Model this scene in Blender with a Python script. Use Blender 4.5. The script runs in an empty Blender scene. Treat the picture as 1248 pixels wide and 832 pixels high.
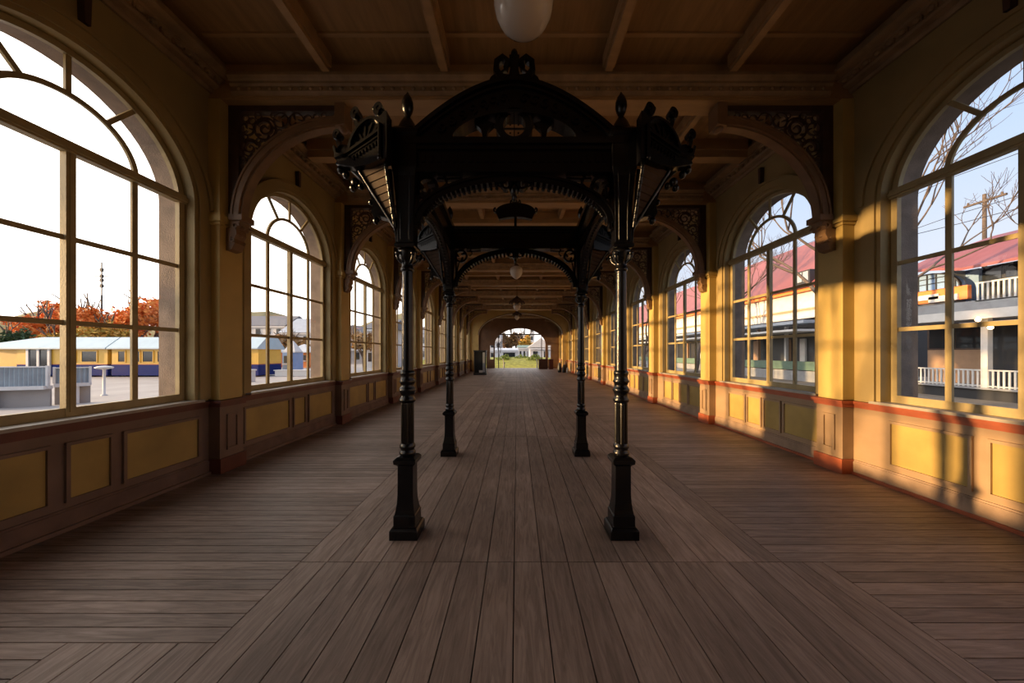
import bpy, math, random
from mathutils import Vector, Matrix
PI = math.pi
col = bpy.context.scene.collection
random.seed(7)

# ------------------------------------------------------------------ materials
def new_mat(name):
    m = bpy.data.materials.new(name); m.use_nodes = True
    nt = m.node_tree; bs = nt.nodes['Principled BSDF']
    return m, nt, bs

def paint(name, c, rough=.6, var=.12, scale=3.0, bump=.15, metallic=0.0, c2=None, wear=.0, stretch=(1, 1, 1), spec=.5):
    """painted / plastered / cast surface: base colour with blotchy variation, fine bump"""
    m, nt, bs = new_mat(name)
    N, L = nt.nodes, nt.links
    tc = N.new('ShaderNodeNewGeometry')
    mp = N.new('ShaderNodeVectorMath'); mp.operation = 'MULTIPLY'; mp.inputs[1].default_value = stretch
    L.new(tc.outputs['Position'], mp.inputs[0])
    n1 = N.new('ShaderNodeTexNoise'); n1.inputs['Scale'].default_value = scale; n1.inputs['Detail'].default_value = 5
    L.new(mp.outputs[0], n1.inputs['Vector'])
    rp = N.new('ShaderNodeValToRGB')
    rp.color_ramp.elements[0].position = .3; rp.color_ramp.elements[1].position = .7
    d = c2 if c2 else tuple(x * (1 - 2 * var) for x in c)
    rp.color_ramp.elements[0].color = (*d, 1); rp.color_ramp.elements[1].color = (*c, 1)
    L.new(n1.outputs['Fac'], rp.inputs[0])
    L.new(rp.outputs[0], bs.inputs['Base Color'])
    n2 = N.new('ShaderNodeTexNoise'); n2.inputs['Scale'].default_value = scale * 14; n2.inputs['Detail'].default_value = 3
    L.new(mp.outputs[0], n2.inputs['Vector'])
    b = N.new('ShaderNodeBump'); b.inputs['Strength'].default_value = bump; b.inputs['Distance'].default_value = .01
    L.new(n2.outputs['Fac'], b.inputs['Height']); L.new(b.outputs[0], bs.inputs['Normal'])
    bs.inputs['Roughness'].default_value = rough
    bs.inputs['Metallic'].default_value = metallic
    bs.inputs['Specular IOR Level'].default_value = spec
    return m

def island_mat(name, cols, rough=.7, spec=.3, translucent=0):
    """every loose piece (leaf, board) gets its own tone"""
    m, nt, bs = new_mat(name); N, L = nt.nodes, nt.links
    g = N.new('ShaderNodeNewGeometry')
    rp = N.new('ShaderNodeValToRGB'); r = rp.color_ramp
    r.elements[0].color = (*cols[0], 1); r.elements[1].color = (*cols[-1], 1)
    for i, c in enumerate(cols[1:-1]):
        e = r.elements.new((i + 1) / (len(cols) - 1)); e.color = (*c, 1)
    L.new(g.outputs['Random Per Island'], rp.inputs[0]); L.new(rp.outputs[0], bs.inputs['Base Color'])
    bs.inputs['Roughness'].default_value = rough; bs.inputs['Specular IOR Level'].default_value = spec
    return m

def board_mat(name, a, b, axis, rough=.5):
    """weathered floorboards: each board its own tone, grain along `axis` (0 = x, 1 = y)"""
    m, nt, bs = new_mat(name); N, L = nt.nodes, nt.links
    g = N.new('ShaderNodeNewGeometry')
    rp = N.new('ShaderNodeValToRGB'); rp.color_ramp.elements[0].color = (*a, 1); rp.color_ramp.elements[1].color = (*b, 1)
    L.new(g.outputs['Random Per Island'], rp.inputs[0])
    st = N.new('ShaderNodeVectorMath'); st.operation = 'MULTIPLY'
    st.inputs[1].default_value = (1.6, 18, 1) if axis == 0 else (18, 1.6, 1)
    L.new(g.outputs['Position'], st.inputs[0])
    off = N.new('ShaderNodeVectorMath'); off.operation = 'ADD'; L.new(st.outputs[0], off.inputs[0])
    cb = N.new('ShaderNodeCombineXYZ'); mu = N.new('ShaderNodeMath'); mu.operation = 'MULTIPLY'; mu.inputs[1].default_value = 57
    L.new(g.outputs['Random Per Island'], mu.inputs[0]); L.new(mu.outputs[0], cb.inputs[2]); L.new(cb.outputs[0], off.inputs[1])
    n = N.new('ShaderNodeTexNoise'); n.inputs['Scale'].default_value = 1.6; n.inputs['Detail'].default_value = 7; n.inputs['Roughness'].default_value = .65
    n.inputs['Distortion'].default_value = 1.2
    L.new(off.outputs[0], n.inputs['Vector'])
    gr = N.new('ShaderNodeValToRGB'); gr.color_ramp.elements[0].position = .36; gr.color_ramp.elements[1].position = .66
    gr.color_ramp.elements[0].color = (.66, .64, .62, 1); gr.color_ramp.elements[1].color = (1.16, 1.15, 1.14, 1)
    L.new(n.outputs['Fac'], gr.inputs[0])
    big = N.new('ShaderNodeTexNoise'); big.inputs['Scale'].default_value = .9; big.inputs['Detail'].default_value = 3
    L.new(g.outputs['Position'], big.inputs['Vector'])
    bg = N.new('ShaderNodeMapRange'); bg.inputs[1].default_value = .3; bg.inputs[2].default_value = .7; bg.inputs[3].default_value = .75; bg.inputs[4].default_value = 1.2
    L.new(big.outputs['Fac'], bg.inputs[0])
    m1 = N.new('ShaderNodeMix'); m1.data_type = 'RGBA'; m1.blend_type = 'MULTIPLY'; m1.inputs[0].default_value = 1
    L.new(rp.outputs[0], m1.inputs[6]); L.new(gr.outputs[0], m1.inputs[7])
    m2 = N.new('ShaderNodeVectorMath'); m2.operation = 'SCALE'; L.new(m1.outputs[2], m2.inputs[0]); L.new(bg.outputs[0], m2.inputs['Scale'])
    L.new(m2.outputs[0], bs.inputs['Base Color'])
    bp = N.new('ShaderNodeBump'); bp.inputs['Strength'].default_value = .35; bp.inputs['Distance'].default_value = .004
    L.new(n.outputs['Fac'], bp.inputs['Height']); L.new(bp.outputs[0], bs.inputs['Normal'])
    rr = N.new('ShaderNodeMapRange'); rr.inputs[3].default_value = rough + .15; rr.inputs[4].default_value = rough - .1
    L.new(n.outputs['Fac'], rr.inputs[0]); L.new(rr.outputs[0], bs.inputs['Roughness'])
    bs.inputs['Specular IOR Level'].default_value = .4
    return m

def glass_mat(name, tint=(1, 1, 1), rough=.02):
    m = bpy.data.materials.new(name); m.use_nodes = True; nt = m.node_tree; N, L = nt.nodes, nt.links
    N.clear(); o = N.new('ShaderNodeOutputMaterial'); mx = N.new('ShaderNodeMixShader')
    t = N.new('ShaderNodeBsdfTransparent'); t.inputs[0].default_value = (*tint, 1)
    gl = N.new('ShaderNodeBsdfGlossy'); gl.inputs['Roughness'].default_value = rough
    f = N.new('ShaderNodeFresnel'); f.inputs[0].default_value = 1.3
    L.new(f.outputs[0], mx.inputs[0]); L.new(t.outputs[0], mx.inputs[1]); L.new(gl.outputs[0], mx.inputs[2]); L.new(mx.outputs[0], o.inputs[0])
    return m

def emit_mat(name, c, s):
    m, nt, bs = new_mat(name); bs.inputs['Emission Color'].default_value = (*c, 1); bs.inputs['Emission Strength'].default_value = s
    bs.inputs['Base Color'].default_value = (*c, 1)
    return m

M = {}
M['plaster'] = paint('ochre plaster', (.385, .285, .12), .65, .16, 1.3, .15)
M['pil'] = paint('yellow paint', (.58, .42, .14), .5, .10, 2, .1)
M['panel'] = paint('mustard panel paint', (.47, .33, .10), .5, .14, 2.4, .12)
M['wood_sunlit'] = paint('sunlit brown woodwork', (.40, .27, .165), .5, .16, 2.5, .2, stretch=(1, .4, 1))  # lighter copy for the right wall, sunlight put into the colour
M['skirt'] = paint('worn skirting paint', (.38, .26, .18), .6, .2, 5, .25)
M['wood_shaded'] = paint('shaded brown woodwork', (.215, .14, .105), .5, .16, 2.5, .2)  # same woodwork darkened for the left wall: shade in the colour
M['red_shaded'] = paint('shaded red paint', (.14, .042, .03), .45, .15, 5, .12)  # the red rail paint again, darkened to carry the left wall's shade
M['skirt_shaded'] = paint('shaded skirting paint', (.20, .125, .095), .6, .2, 5, .25)  # skirting copy whose darker tone stands for shade on the left wall
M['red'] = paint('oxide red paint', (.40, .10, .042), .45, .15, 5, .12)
M['frame'] = paint('window frame paint', (.43, .34, .17), .5, .14, 5, .15)
M['sill'] = paint('grey sill', (.42, .38, .33), .45, .12, 5, .2)
M['stone'] = paint('brown sandstone', (.30, .235, .19), .9, .18, 5, .5)
M['ceil'] = paint('stained ceiling boards', (.33, .19, .075), .55, .16, 1.8, .15, stretch=(8, 1, 1))
M['beam'] = paint('light ceiling timber', (.42, .26, .12), .5, .13, 2.2, .15, stretch=(1, 4, 1))
M['cornice'] = paint('cornice stain', (.36, .24, .13), .55, .2, 6, .4)
M['rib'] = paint('bracket rib wood', (.25, .145, .075), .5, .15, 5, .3)
M['fret'] = paint('dark fretwork', (.07, .035, .022), .5, .2, 8, .3)
M['iron'] = paint('black enamelled iron', (.0035, .0035, .005), .24, .15, 10, .14, spec=.42)
M['slat'] = paint('bronze brown slats', (.075, .042, .024), .65, .15, 10, .3, spec=.2)
M['glass'] = glass_mat('window glass', (.97, .98, .98))
M['board_y'] = board_mat('long floorboards', (.25, .18, .143), (.38, .275, .222), 1)
M['board_x'] = board_mat('cross floorboards', (.23, .167, .135), (.36, .265, .218), 0)
M['under'] = paint('dark gap', (.02, .014, .01), .9)
M['milk'] = paint('milk glass', (.62, .55, .47), .08, .03, 2, 0)
M['brass'] = paint('dark brass', (.10, .06, .03), .35, .1, 8, .1, metallic=.7)
M['white'] = paint('white paint', (.60, .60, .60), .5, .06, 4, .05)
M['offwhite'] = paint('off-white render', (.62, .60, .57), .7, .08, 2, .1)
M['grey'] = paint('grey paint', (.30, .31, .33), .6, .1, 3, .1)
M['dark'] = paint('dark grey', (.03, .032, .038), .5, .1, 3, .1)
M['darkglass'] = paint('dark window glass', (.025, .03, .035), .08, .2, .7, 0)
M['asphalt'] = paint('pale paving', (.34, .32, .31), .85, .12, .6, .3)
M['dirt'] = paint('ground', (.20, .17, .14), .9, .2, .8, .3)
M['lawn'] = paint('lawn', (.40, .36, .045), .9, .25, 2.5, .4)
M['train_y'] = paint('carriage yellow', (.72, .42, .06), .35, .05, 2, .02)
M['train_b'] = paint('carriage blue', (.010, .028, .15), .7, .06, 2, .02, spec=.08)
M['train_r'] = paint('pale blue roof', (.42, .55, .62), .5, .06, 1.5, .05)
M['corr'] = paint('blue grey sheet metal', (.30, .37, .43), .45, .12, 3, .1, metallic=.2)
M['maroon'] = paint('maroon roof metal', (.24, .075, .08), .55, .08, 1.0, .1)
M['orange'] = paint('orange paint', (.80, .24, .06), .6, .08, 2, .05)
M['lblue'] = paint('light blue wall', (.22, .36, .62), .6, .06, 2, .05)
M['tan'] = paint('tan boards', (.42, .26, .16), .6, .1, 3, .1)
M['bark'] = paint('bark', (.13, .10, .085), .9, .2, 8, .5)
M['greenpaint'] = paint('dull green counter', (.12, .20, .15), .5, .1, 3, .1)
M['slate'] = paint('slate roof', (.13, .13, .15), .7, .1, 2, .2)
M['bluegrey'] = paint('blue grey cladding', (.36, .40, .46), .6, .08, 1, .1)
M['darkred'] = paint('dark red box', (.08, .014, .012), .5, .1, 3, .1)
M['brownbox'] = paint('brown box', (.075, .03, .02), .5, .1, 3, .1)
M['orange_leaf'] = island_mat('autumn leaves', [(.50, .10, .02), (.70, .20, .03), (.78, .30, .07), (.60, .15, .03)])
M['gold_leaf'] = island_mat('golden leaves', [(.36, .24, .03), (.55, .34, .05), (.62, .30, .06), (.30, .26, .06)])
M['green_leaf'] = island_mat('dark green needles', [(.03, .07, .03), (.06, .11, .04), (.05, .09, .05)])
M['brown_leaf'] = island_mat('brown leaves', [(.20, .11, .05), (.27, .16, .07), (.33, .17, .05)])
M['hedge_leaf'] = island_mat('hedge leaves', [(.16, .22, .03), (.28, .30, .05), (.22, .27, .03)])
M['lamp_on'] = emit_mat('lit lamp', (1, .62, .25), 8)

# ------------------------------------------------------------------ mesh builder
class MB:
    def __init__(s): s.v = []; s.f = []; s.sm = []
    def add(s, vs, fs, smooth=False):
        b = len(s.v); s.v += [tuple(v) for v in vs]
        for f in fs: s.f.append(tuple(b + i for i in f)); s.sm.append(smooth)
    def box(s, x0, x1, y0, y1, z0, z1):
        x0, x1 = min(x0, x1), max(x0, x1); y0, y1 = min(y0, y1), max(y0, y1); z0, z1 = min(z0, z1), max(z0, z1)
        s.add([(x0, y0, z0), (x1, y0, z0), (x1, y1, z0), (x0, y1, z0), (x0, y0, z1), (x1, y0, z1), (x1, y1, z1), (x0, y1, z1)],
              [(3, 2, 1, 0), (4, 5, 6, 7), (0, 1, 5, 4), (1, 2, 6, 5), (2, 3, 7, 6), (3, 0, 4, 7)])
    def prism(s, poly, fr, w0, w1, smooth=False):
        """poly in (u, v), extruded w0..w1; fr maps (u, v, w) to xyz"""
        n = len(poly)
        vs = [fr(u, v, w0) for u, v in poly] + [fr(u, v, w1) for u, v in poly]
        fs = [tuple(range(n))[::-1], tuple(range(n, 2 * n))]
        s.add(vs, fs)
        s.add(vs, [(i, (i + 1) % n, n + (i + 1) % n, n + i) for i in range(n)], smooth)
    def ribbon(s, pts, width, fr, w0, w1, closed=False):
        """flat bar of the given in-plane width following pts (u, v), from w0 to w1 in depth"""
        n = len(pts); A = []; B = []
        for i, p in enumerate(pts):
            if closed: a, b = pts[i - 1], pts[(i + 1) % n]
            else: a, b = pts[max(i - 1, 0)], pts[min(i + 1, n - 1)]
            dx, dy = b[0] - a[0], b[1] - a[1]; l = math.hypot(dx, dy) or 1
            wd = width(i / (n - 1)) if callable(width) else width
            nx, ny = -dy / l * wd / 2, dx / l * wd / 2
            A.append((p[0] + nx, p[1] + ny)); B.append((p[0] - nx, p[1] - ny))
        vs = []
        for a, b in zip(A, B): vs += [fr(*a, w0), fr(*b, w0), fr(*b, w1), fr(*a, w1)]
        fs = []
        for i in range(n if closed else n - 1):
            j = (i + 1) % n
            for k in range(4): fs.append((4 * i + k, 4 * i + (k + 1) % 4, 4 * j + (k + 1) % 4, 4 * j + k))
        if not closed: fs += [(3, 2, 1, 0), (4 * n - 4, 4 * n - 3, 4 * n - 2, 4 * n - 1)]
        s.add(vs, fs)
    def tube(s, pts, r, seg=8, smooth=True, caps=True):
        pts = [Vector(p) for p in pts]; n = len(pts); vs = []; up = None
        for i, p in enumerate(pts):
            t = (pts[min(i + 1, n - 1)] - pts[max(i - 1, 0)]).normalized()
            if up is None:
                up = Vector((0, 0, 1)) if abs(t.z) < .9 else Vector((1, 0, 0))
            a = t.cross(up); a = a.normalized() if a.length > 1e-6 else Vector((1, 0, 0)); b = a.cross(t).normalized(); up = b
            rr = r[i] if isinstance(r, (list, tuple)) else r
            for k in range(seg):
                an = 2 * PI * k / seg; vs.append(p + a * math.cos(an) * rr + b * math.sin(an) * rr)
        fs = [(i * seg + k, i * seg + (k + 1) % seg, (i + 1) * seg + (k + 1) % seg, (i + 1) * seg + k) for i in range(n - 1) for k in range(seg)]
        s.add(vs, fs, smooth)
        if caps: s.add(vs[:seg] + vs[-seg:], [tuple(range(seg))[::-1], tuple(range(seg, 2 * seg))])
    def lathe(s, prof, seg=20, cx=0, cy=0, smooth=True, flute=0):
        vs = []
        for r, z in prof:
            for k in range(seg):
                an = 2 * PI * k / seg; q = r * (1 - (flute if k % 2 else 0))
                vs.append((cx + q * math.cos(an), cy + q * math.sin(an), z))
        n = len(prof)
        fs = [(i * seg + k, i * seg + (k + 1) % seg, (i + 1) * seg + (k + 1) % seg, (i + 1) * seg + k) for i in range(n - 1) for k in range(seg)]
        s.add(vs, fs, smooth)
        s.add(vs[:seg] + vs[-seg:], [tuple(range(seg))[::-1], tuple(range(seg, 2 * seg))])
    def sq(s, prof, cx=0, cy=0):
        """stack of squares: prof = (half width, z)"""
        vs = []
        for h, z in prof: vs += [(cx - h, cy - h, z), (cx + h, cy - h, z), (cx + h, cy + h, z), (cx - h, cy + h, z)]
        n = len(prof)
        fs = [(4 * i + k, 4 * i + (k + 1) % 4, 4 * i + 4 + (k + 1) % 4, 4 * i + 4 + k) for i in range(n - 1) for k in range(4)]
        s.add(vs, fs + [(3, 2, 1, 0), tuple(range(4 * n - 4, 4 * n))])
    def sphere(s, c, r, seg=12, rings=8, sc=(1, 1, 1)):
        vs = []
        for i in range(rings + 1):
            th = PI * i / rings
            for k in range(seg):
                ph = 2 * PI * k / seg
                vs.append((c[0] + r * sc[0] * math.sin(th) * math.cos(ph), c[1] + r * sc[1] * math.sin(th) * math.sin(ph), c[2] - r * sc[2] * math.cos(th)))
        s.add(vs, [(i * seg + k, i * seg + (k + 1) % seg, (i + 1) * seg + (k + 1) % seg, (i + 1) * seg + k) for i in range(rings) for k in range(seg)], True)
    def build(s, name, mat, parent=None, loc=None, bevel=0):
        me = bpy.data.meshes.new(name); me.from_pydata(s.v, [], s.f); me.materials.append(mat)
        me.polygons.foreach_set('use_smooth', s.sm); me.update()
        import bmesh
        bm = bmesh.new(); bm.from_mesh(me); bmesh.ops.recalc_face_normals(bm, faces=bm.faces); bm.to_mesh(me); bm.free()
        o = bpy.data.objects.new(name, me); col.objects.link(o)
        if parent: o.parent = parent
        if loc: o.location = loc
        if bevel:
            b = o.modifiers.new('bevel', 'BEVEL'); b.width = bevel; b.segments = 2; b.limit_method = 'ANGLE'
        return o

def tag(o, label=None, cat=None, group=None, kind=None):
    if label: o['label'] = label
    if cat: o['category'] = cat
    if group: o['group'] = group
    if kind: o['kind'] = kind
    return o
def empty(name, loc=(0, 0, 0), rz=0):
    o = bpy.data.objects.new(name, None); col.objects.link(o); o.location = loc; o.rotation_euler = (0, 0, rz); o.empty_display_size = .2; return o
def copy_tree(o, parent=None):
    c = o.copy(); col.objects.link(c)
    if parent: c.parent = parent
    for ch in list(o.children): copy_tree(ch, c)
    return c

# ------------------------------------------------------------------ dimensions
XL, XR = -4.0, 4.37
P = 3.06
PIL = [4.60 + P * j for j in range(-3, 11)]          # pilaster lines, last one is the end wall
Y0, Y1 = PIL[0], PIL[-1]
WIN = [PIL[i] + P / 2 + .06 for i in range(len(PIL) - 1)]
WINR = [c_ - .13 for c_ in WIN]
HS, RW, AY = 3.39, 1.08, .89                                   # spring height and half width of the window openings
SILL = .97
CEIL, SOFF = 5.32, 4.86

def side(sx):
    X0 = XL if sx < 0 else XR
    return lambda u, v, w: (X0 + sx * w, u, v)        # u along the hall, v up, w outwards through the wall

def arch_pts(c, r, hs, n=28, ry=None):
    ry = ry or r * AY
    return [(c + r * math.cos(PI * i / n), hs + ry * math.sin(PI * i / n)) for i in range(n + 1)]   # from +u to -u

def wall_layer(mb, fr, w0, w1, half, r, top, ctrs, u0, u1, sill):
    edges = [u0] + [(ctrs[i] + ctrs[i + 1]) / 2 for i in range(len(ctrs) - 1)] + [u1]
    for i, c in enumerate(ctrs):
        a, b = edges[i], edges[i + 1]
        mb.prism([(a, -.0), (b, -.0), (b, sill), (a, sill)], fr, w0, w1)
        mb.prism([(a, sill), (c - half, sill), (c - half, HS), (a, HS)], fr, w0, w1)
        mb.prism([(c + half, sill), (b, sill), (b, HS), (c + half, HS)], fr, w0, w1)
        ap = arch_pts(c, r, HS)
        mb.prism([(c + half, HS), (b, HS), (b, top), (c + half, top)], fr, w0, w1)
        mb.prism([(a, HS), (c - half, HS), (c - half, top), (a, top)], fr, w0, w1)
        for p, q in zip(ap[:-1], ap[1:]):
            mb.prism([q, p, (p[0], top), (q[0], top)], fr, w0, w1)

# ------------------------------------------------------------------ floor
fl = MB(); fl.box(XL - .45, XR + .45, Y0 - .3, Y1 + .3, -.5, -.03)
floor = tag(fl.build('floor', M['under']), 'grey-brown weathered board floor running the length of the hall', 'floor', kind='structure')
BXL, BXR = -1.62, 1.98
def boards_y(mb, x0, x1, y0, y1, w, cuts):
    n = round((x1 - x0) / w); w = (x1 - x0) / n; g = .0034
    for i in range(n):
        ys = [y0] + list(cuts) + [y1]
        for a, b in zip(ys[:-1], ys[1:]):
            mb.box(x0 + i * w + g, x0 + (i + 1) * w - g, a + g, b - g, -.035, 0)
def boards_x(mb, x0, x1, y0, y1, w):
    n = round((y1 - y0) / w); w = (y1 - y0) / n; g = .0034
    for i in range(n):
        mb.box(x0 + g, x1 - g, y0 + i * w + g, y0 + (i + 1) * w - g, -.035, 0)
b = MB()
boards_y(b, BXL, BXR, Y0, Y1, .198, [2.55, 6.4, 10.6, 14.9, 18.8, 23.1, 27.2, 31.5])
boards_y(b, -2.42, BXL, Y0, 1.84, .198, [])
boards_y(b, BXR, 2.28, Y0, 2.55, .15, [])
b.build('long_floorboards', M['board_y'], floor)
b = MB()
boards_x(b, XL, BXL, 1.84, Y1, .103); boards_x(b, XL, -2.42, Y0, 1.84, .103)
boards_x(b, BXR, XR, 2.55, Y1, .115); boards_x(b, 2.28, XR, Y0, 2.55, .115)
b.build('cross_floorboards', M['board_x'], floor)

# ------------------------------------------------------------------ side walls
def make_wall(sx):
    ctr = WIN if sx < 0 else WINR
    wb, rd, sk = (M['wood_shaded'], M['red_shaded'], M['skirt_shaded']) if sx < 0 else (M['wood_sunlit'], M['red'], M['skirt'])  # shade-darkened colour copies on the left, sunlit ones on the right
    fr = side(sx); nm = 'wall_left' if sx < 0 else 'wall_right'
    w = MB(); wall_layer(w, fr, 0, .15, RW, RW, CEIL + .1, ctr, Y0, Y1, SILL)
    wall = tag(w.build(nm, M['plaster']), ('long ochre side wall of arched windows, shaded side' if sx < 0 else 'long yellow side wall of arched windows catching low sun'), 'wall', kind='structure')
    w = MB(); wall_layer(w, fr, .15, .36, 1.025, 1.025, CEIL + .1, ctr, Y0, Y1, SILL - .03)
    w.build('outer_stonework', M['stone'], wall)
    # dado: boards, rails, skirting
    w = MB(); w.prism([(Y0, .1), (Y1, .1), (Y1, .86), (Y0, .86)], fr, -.018, 0)
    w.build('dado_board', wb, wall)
    w = MB()
    w.prism([(Y0, 0), (Y1, 0), (Y1, .17), (Y0, .17)], fr, -.045, 0)
    w.prism([(Y0, .17), (Y1, .17), (Y1, .19), (Y0, .19)], fr, -.034, 0)
    w.build('skirting', sk, wall)
    w = MB(); w.prism([(Y0, 0), (Y1, 0), (Y1, .035), (Y0, .035)], fr, -.07, -.045)
    w.build('shoe_mould', rd if sx > 0 else wb, wall)
    w = MB()
    w.prism([(Y0, .86), (Y1, .86), (Y1, .905), (Y0, .905)], fr, -.035, 0)
    w.prism([(Y0, .905), (Y1, .905), (Y1, .945), (Y0, .945)], fr, -.065, 0)
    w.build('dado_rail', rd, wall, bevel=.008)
    # panels
    for c in ctr:
        if sx < 0: spans = [(-1.2, -.25), (-.10, .20), (.34, 1.12)]
        elif abs(c - 3.0) < .12: spans = [(-1.18, .12), (.28, .96)]
        else: spans = [(-1.2, -.52), (-.42, -.08), (.03, .36), (.45, .92)]
        pm = MB(); mm = MB()
        for a, b_ in spans:
            a, b_ = c + a, c + b_
            pm.prism([(a, .27), (b_, .27), (b_, .74), (a, .74)], fr, -.022, -.012)
            t = .03
            for q in ([(a - t, .24), (b_ + t, .24), (b_ + t, .27), (a - t, .27)], [(a - t, .74), (b_ + t, .74), (b_ + t, .77), (a - t, .77)],
                      [(a - t, .27), (a, .27), (a, .74), (a - t, .74)], [(b_, .27), (b_ + t, .27), (b_ + t, .74), (b_, .74)]):
                mm.prism(q, fr, -.042, -.012)
        pm.build('dado_panel', M['panel'], wall); mm.build('panel_frame', wb, wall, bevel=.006)
    # string course between archivolts at the springing
    # pilasters
    for y in PIL[1:-1]:
        pr = .15; h = .18
        p = MB(); p.prism([(y - h, .95), (y + h, .95), (y + h, SOFF), (y - h, SOFF)], fr, -pr, 0)
        p.prism([(y - h - .02, 3.22), (y + h + .02, 3.22), (y + h + .02, 3.26), (y - h - .02, 3.26)], fr, -pr - .02, 0)
        p.prism([(y - h - .045, 3.26), (y + h + .045, 3.26), (y + h + .045, 3.34), (y - h - .045, 3.34)], fr, -pr - .045, 0)
        p.prism([(y - h - .02, 3.34), (y + h + .02, 3.34), (y + h + .02, 3.38), (y - h - .02, 3.38)], fr, -pr - .02, 0)
        p.prism([(y - P / 2 + RW + .26, 3.27), (y + P / 2 - RW - .26, 3.27), (y + P / 2 - RW - .26, 3.31), (y - P / 2 + RW + .26, 3.31)], fr, -.025, 0)
        p.build('pilaster', M['pil'], wall, bevel=.006)
        p = MB(); p.prism([(y - h - .01, .19), (y + h + .01, .19), (y + h + .01, .86), (y - h - .01, .86)], fr, -pr - .012, 0)
        t = .03
        for q in ([(y - .09, .28), (y + .09, .28), (y + .09, .31), (y - .09, .31)], [(y - .09, .72), (y + .09, .72), (y + .09, .75), (y - .09, .75)],
                  [(y - .09, .31), (y - .065, .31), (y - .065, .72), (y - .09, .72)], [(y + .065, .31), (y + .09, .31), (y + .09, .72), (y + .065, .72)]):
            p.prism(q, fr, -pr - .03, -pr - .005)
        p.build('pilaster_pedestal', wb, wall, bevel=.005)
        p = MB(); p.prism([(y - h - .03, 0), (y + h + .03, 0), (y + h + .03, .19), (y - h - .03, .19)], fr, -pr - .04, 0)
        p.prism([(y - h - .03, .86), (y + h + .03, .86), (y + h + .03, .905), (y - h - .03, .905)], fr, -pr - .035, 0)
        p.prism([(y - h - .05, .905), (y + h + .05, .905), (y + h + .05, .945), (y - h - .05, .945)], fr, -pr - .06, 0)
        p.build('pilaster_base', rd, wall, bevel=.006)
    # wall cornice in each bay
    cn = MB()
    for i in range(len(PIL) - 1):
        a, b_ = PIL[i] + .15, PIL[i + 1] - .15
        prof = [(0, 4.94), (.03, 4.94), (.05, 4.97), (.05, 4.99), (.11, 5.01), (.13, 5.03), (.13, 5.06), (.20, 5.085), (.20, 5.11), (.26, 5.12), (.31, 5.14), (.31, 5.17), (.20, 5.18), (.20, 5.33), (0, 5.33)]
        X0 = XL if sx < 0 else XR
        cn.prism(prof, lambda u, v, w: (X0 - sx * u, w, v), a, b_)
        n = int((b_ - a) / .13)
        for k in range(n):
            yc = a + (k + .5) * (b_ - a) / n
            x = X0 - sx * .165
            cn.sphere((x, yc, 5.06), .032, 6, 4, (1, 1.2, .9))
            cn.box(x - .012, x + .012, yc - .055, yc - .045, 5.02, 5.085)
    cn.build('cornice', M['cornice'], wall)
    return wall
wall_l, wall_r = make_wall(-1), make_wall(1)

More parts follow.
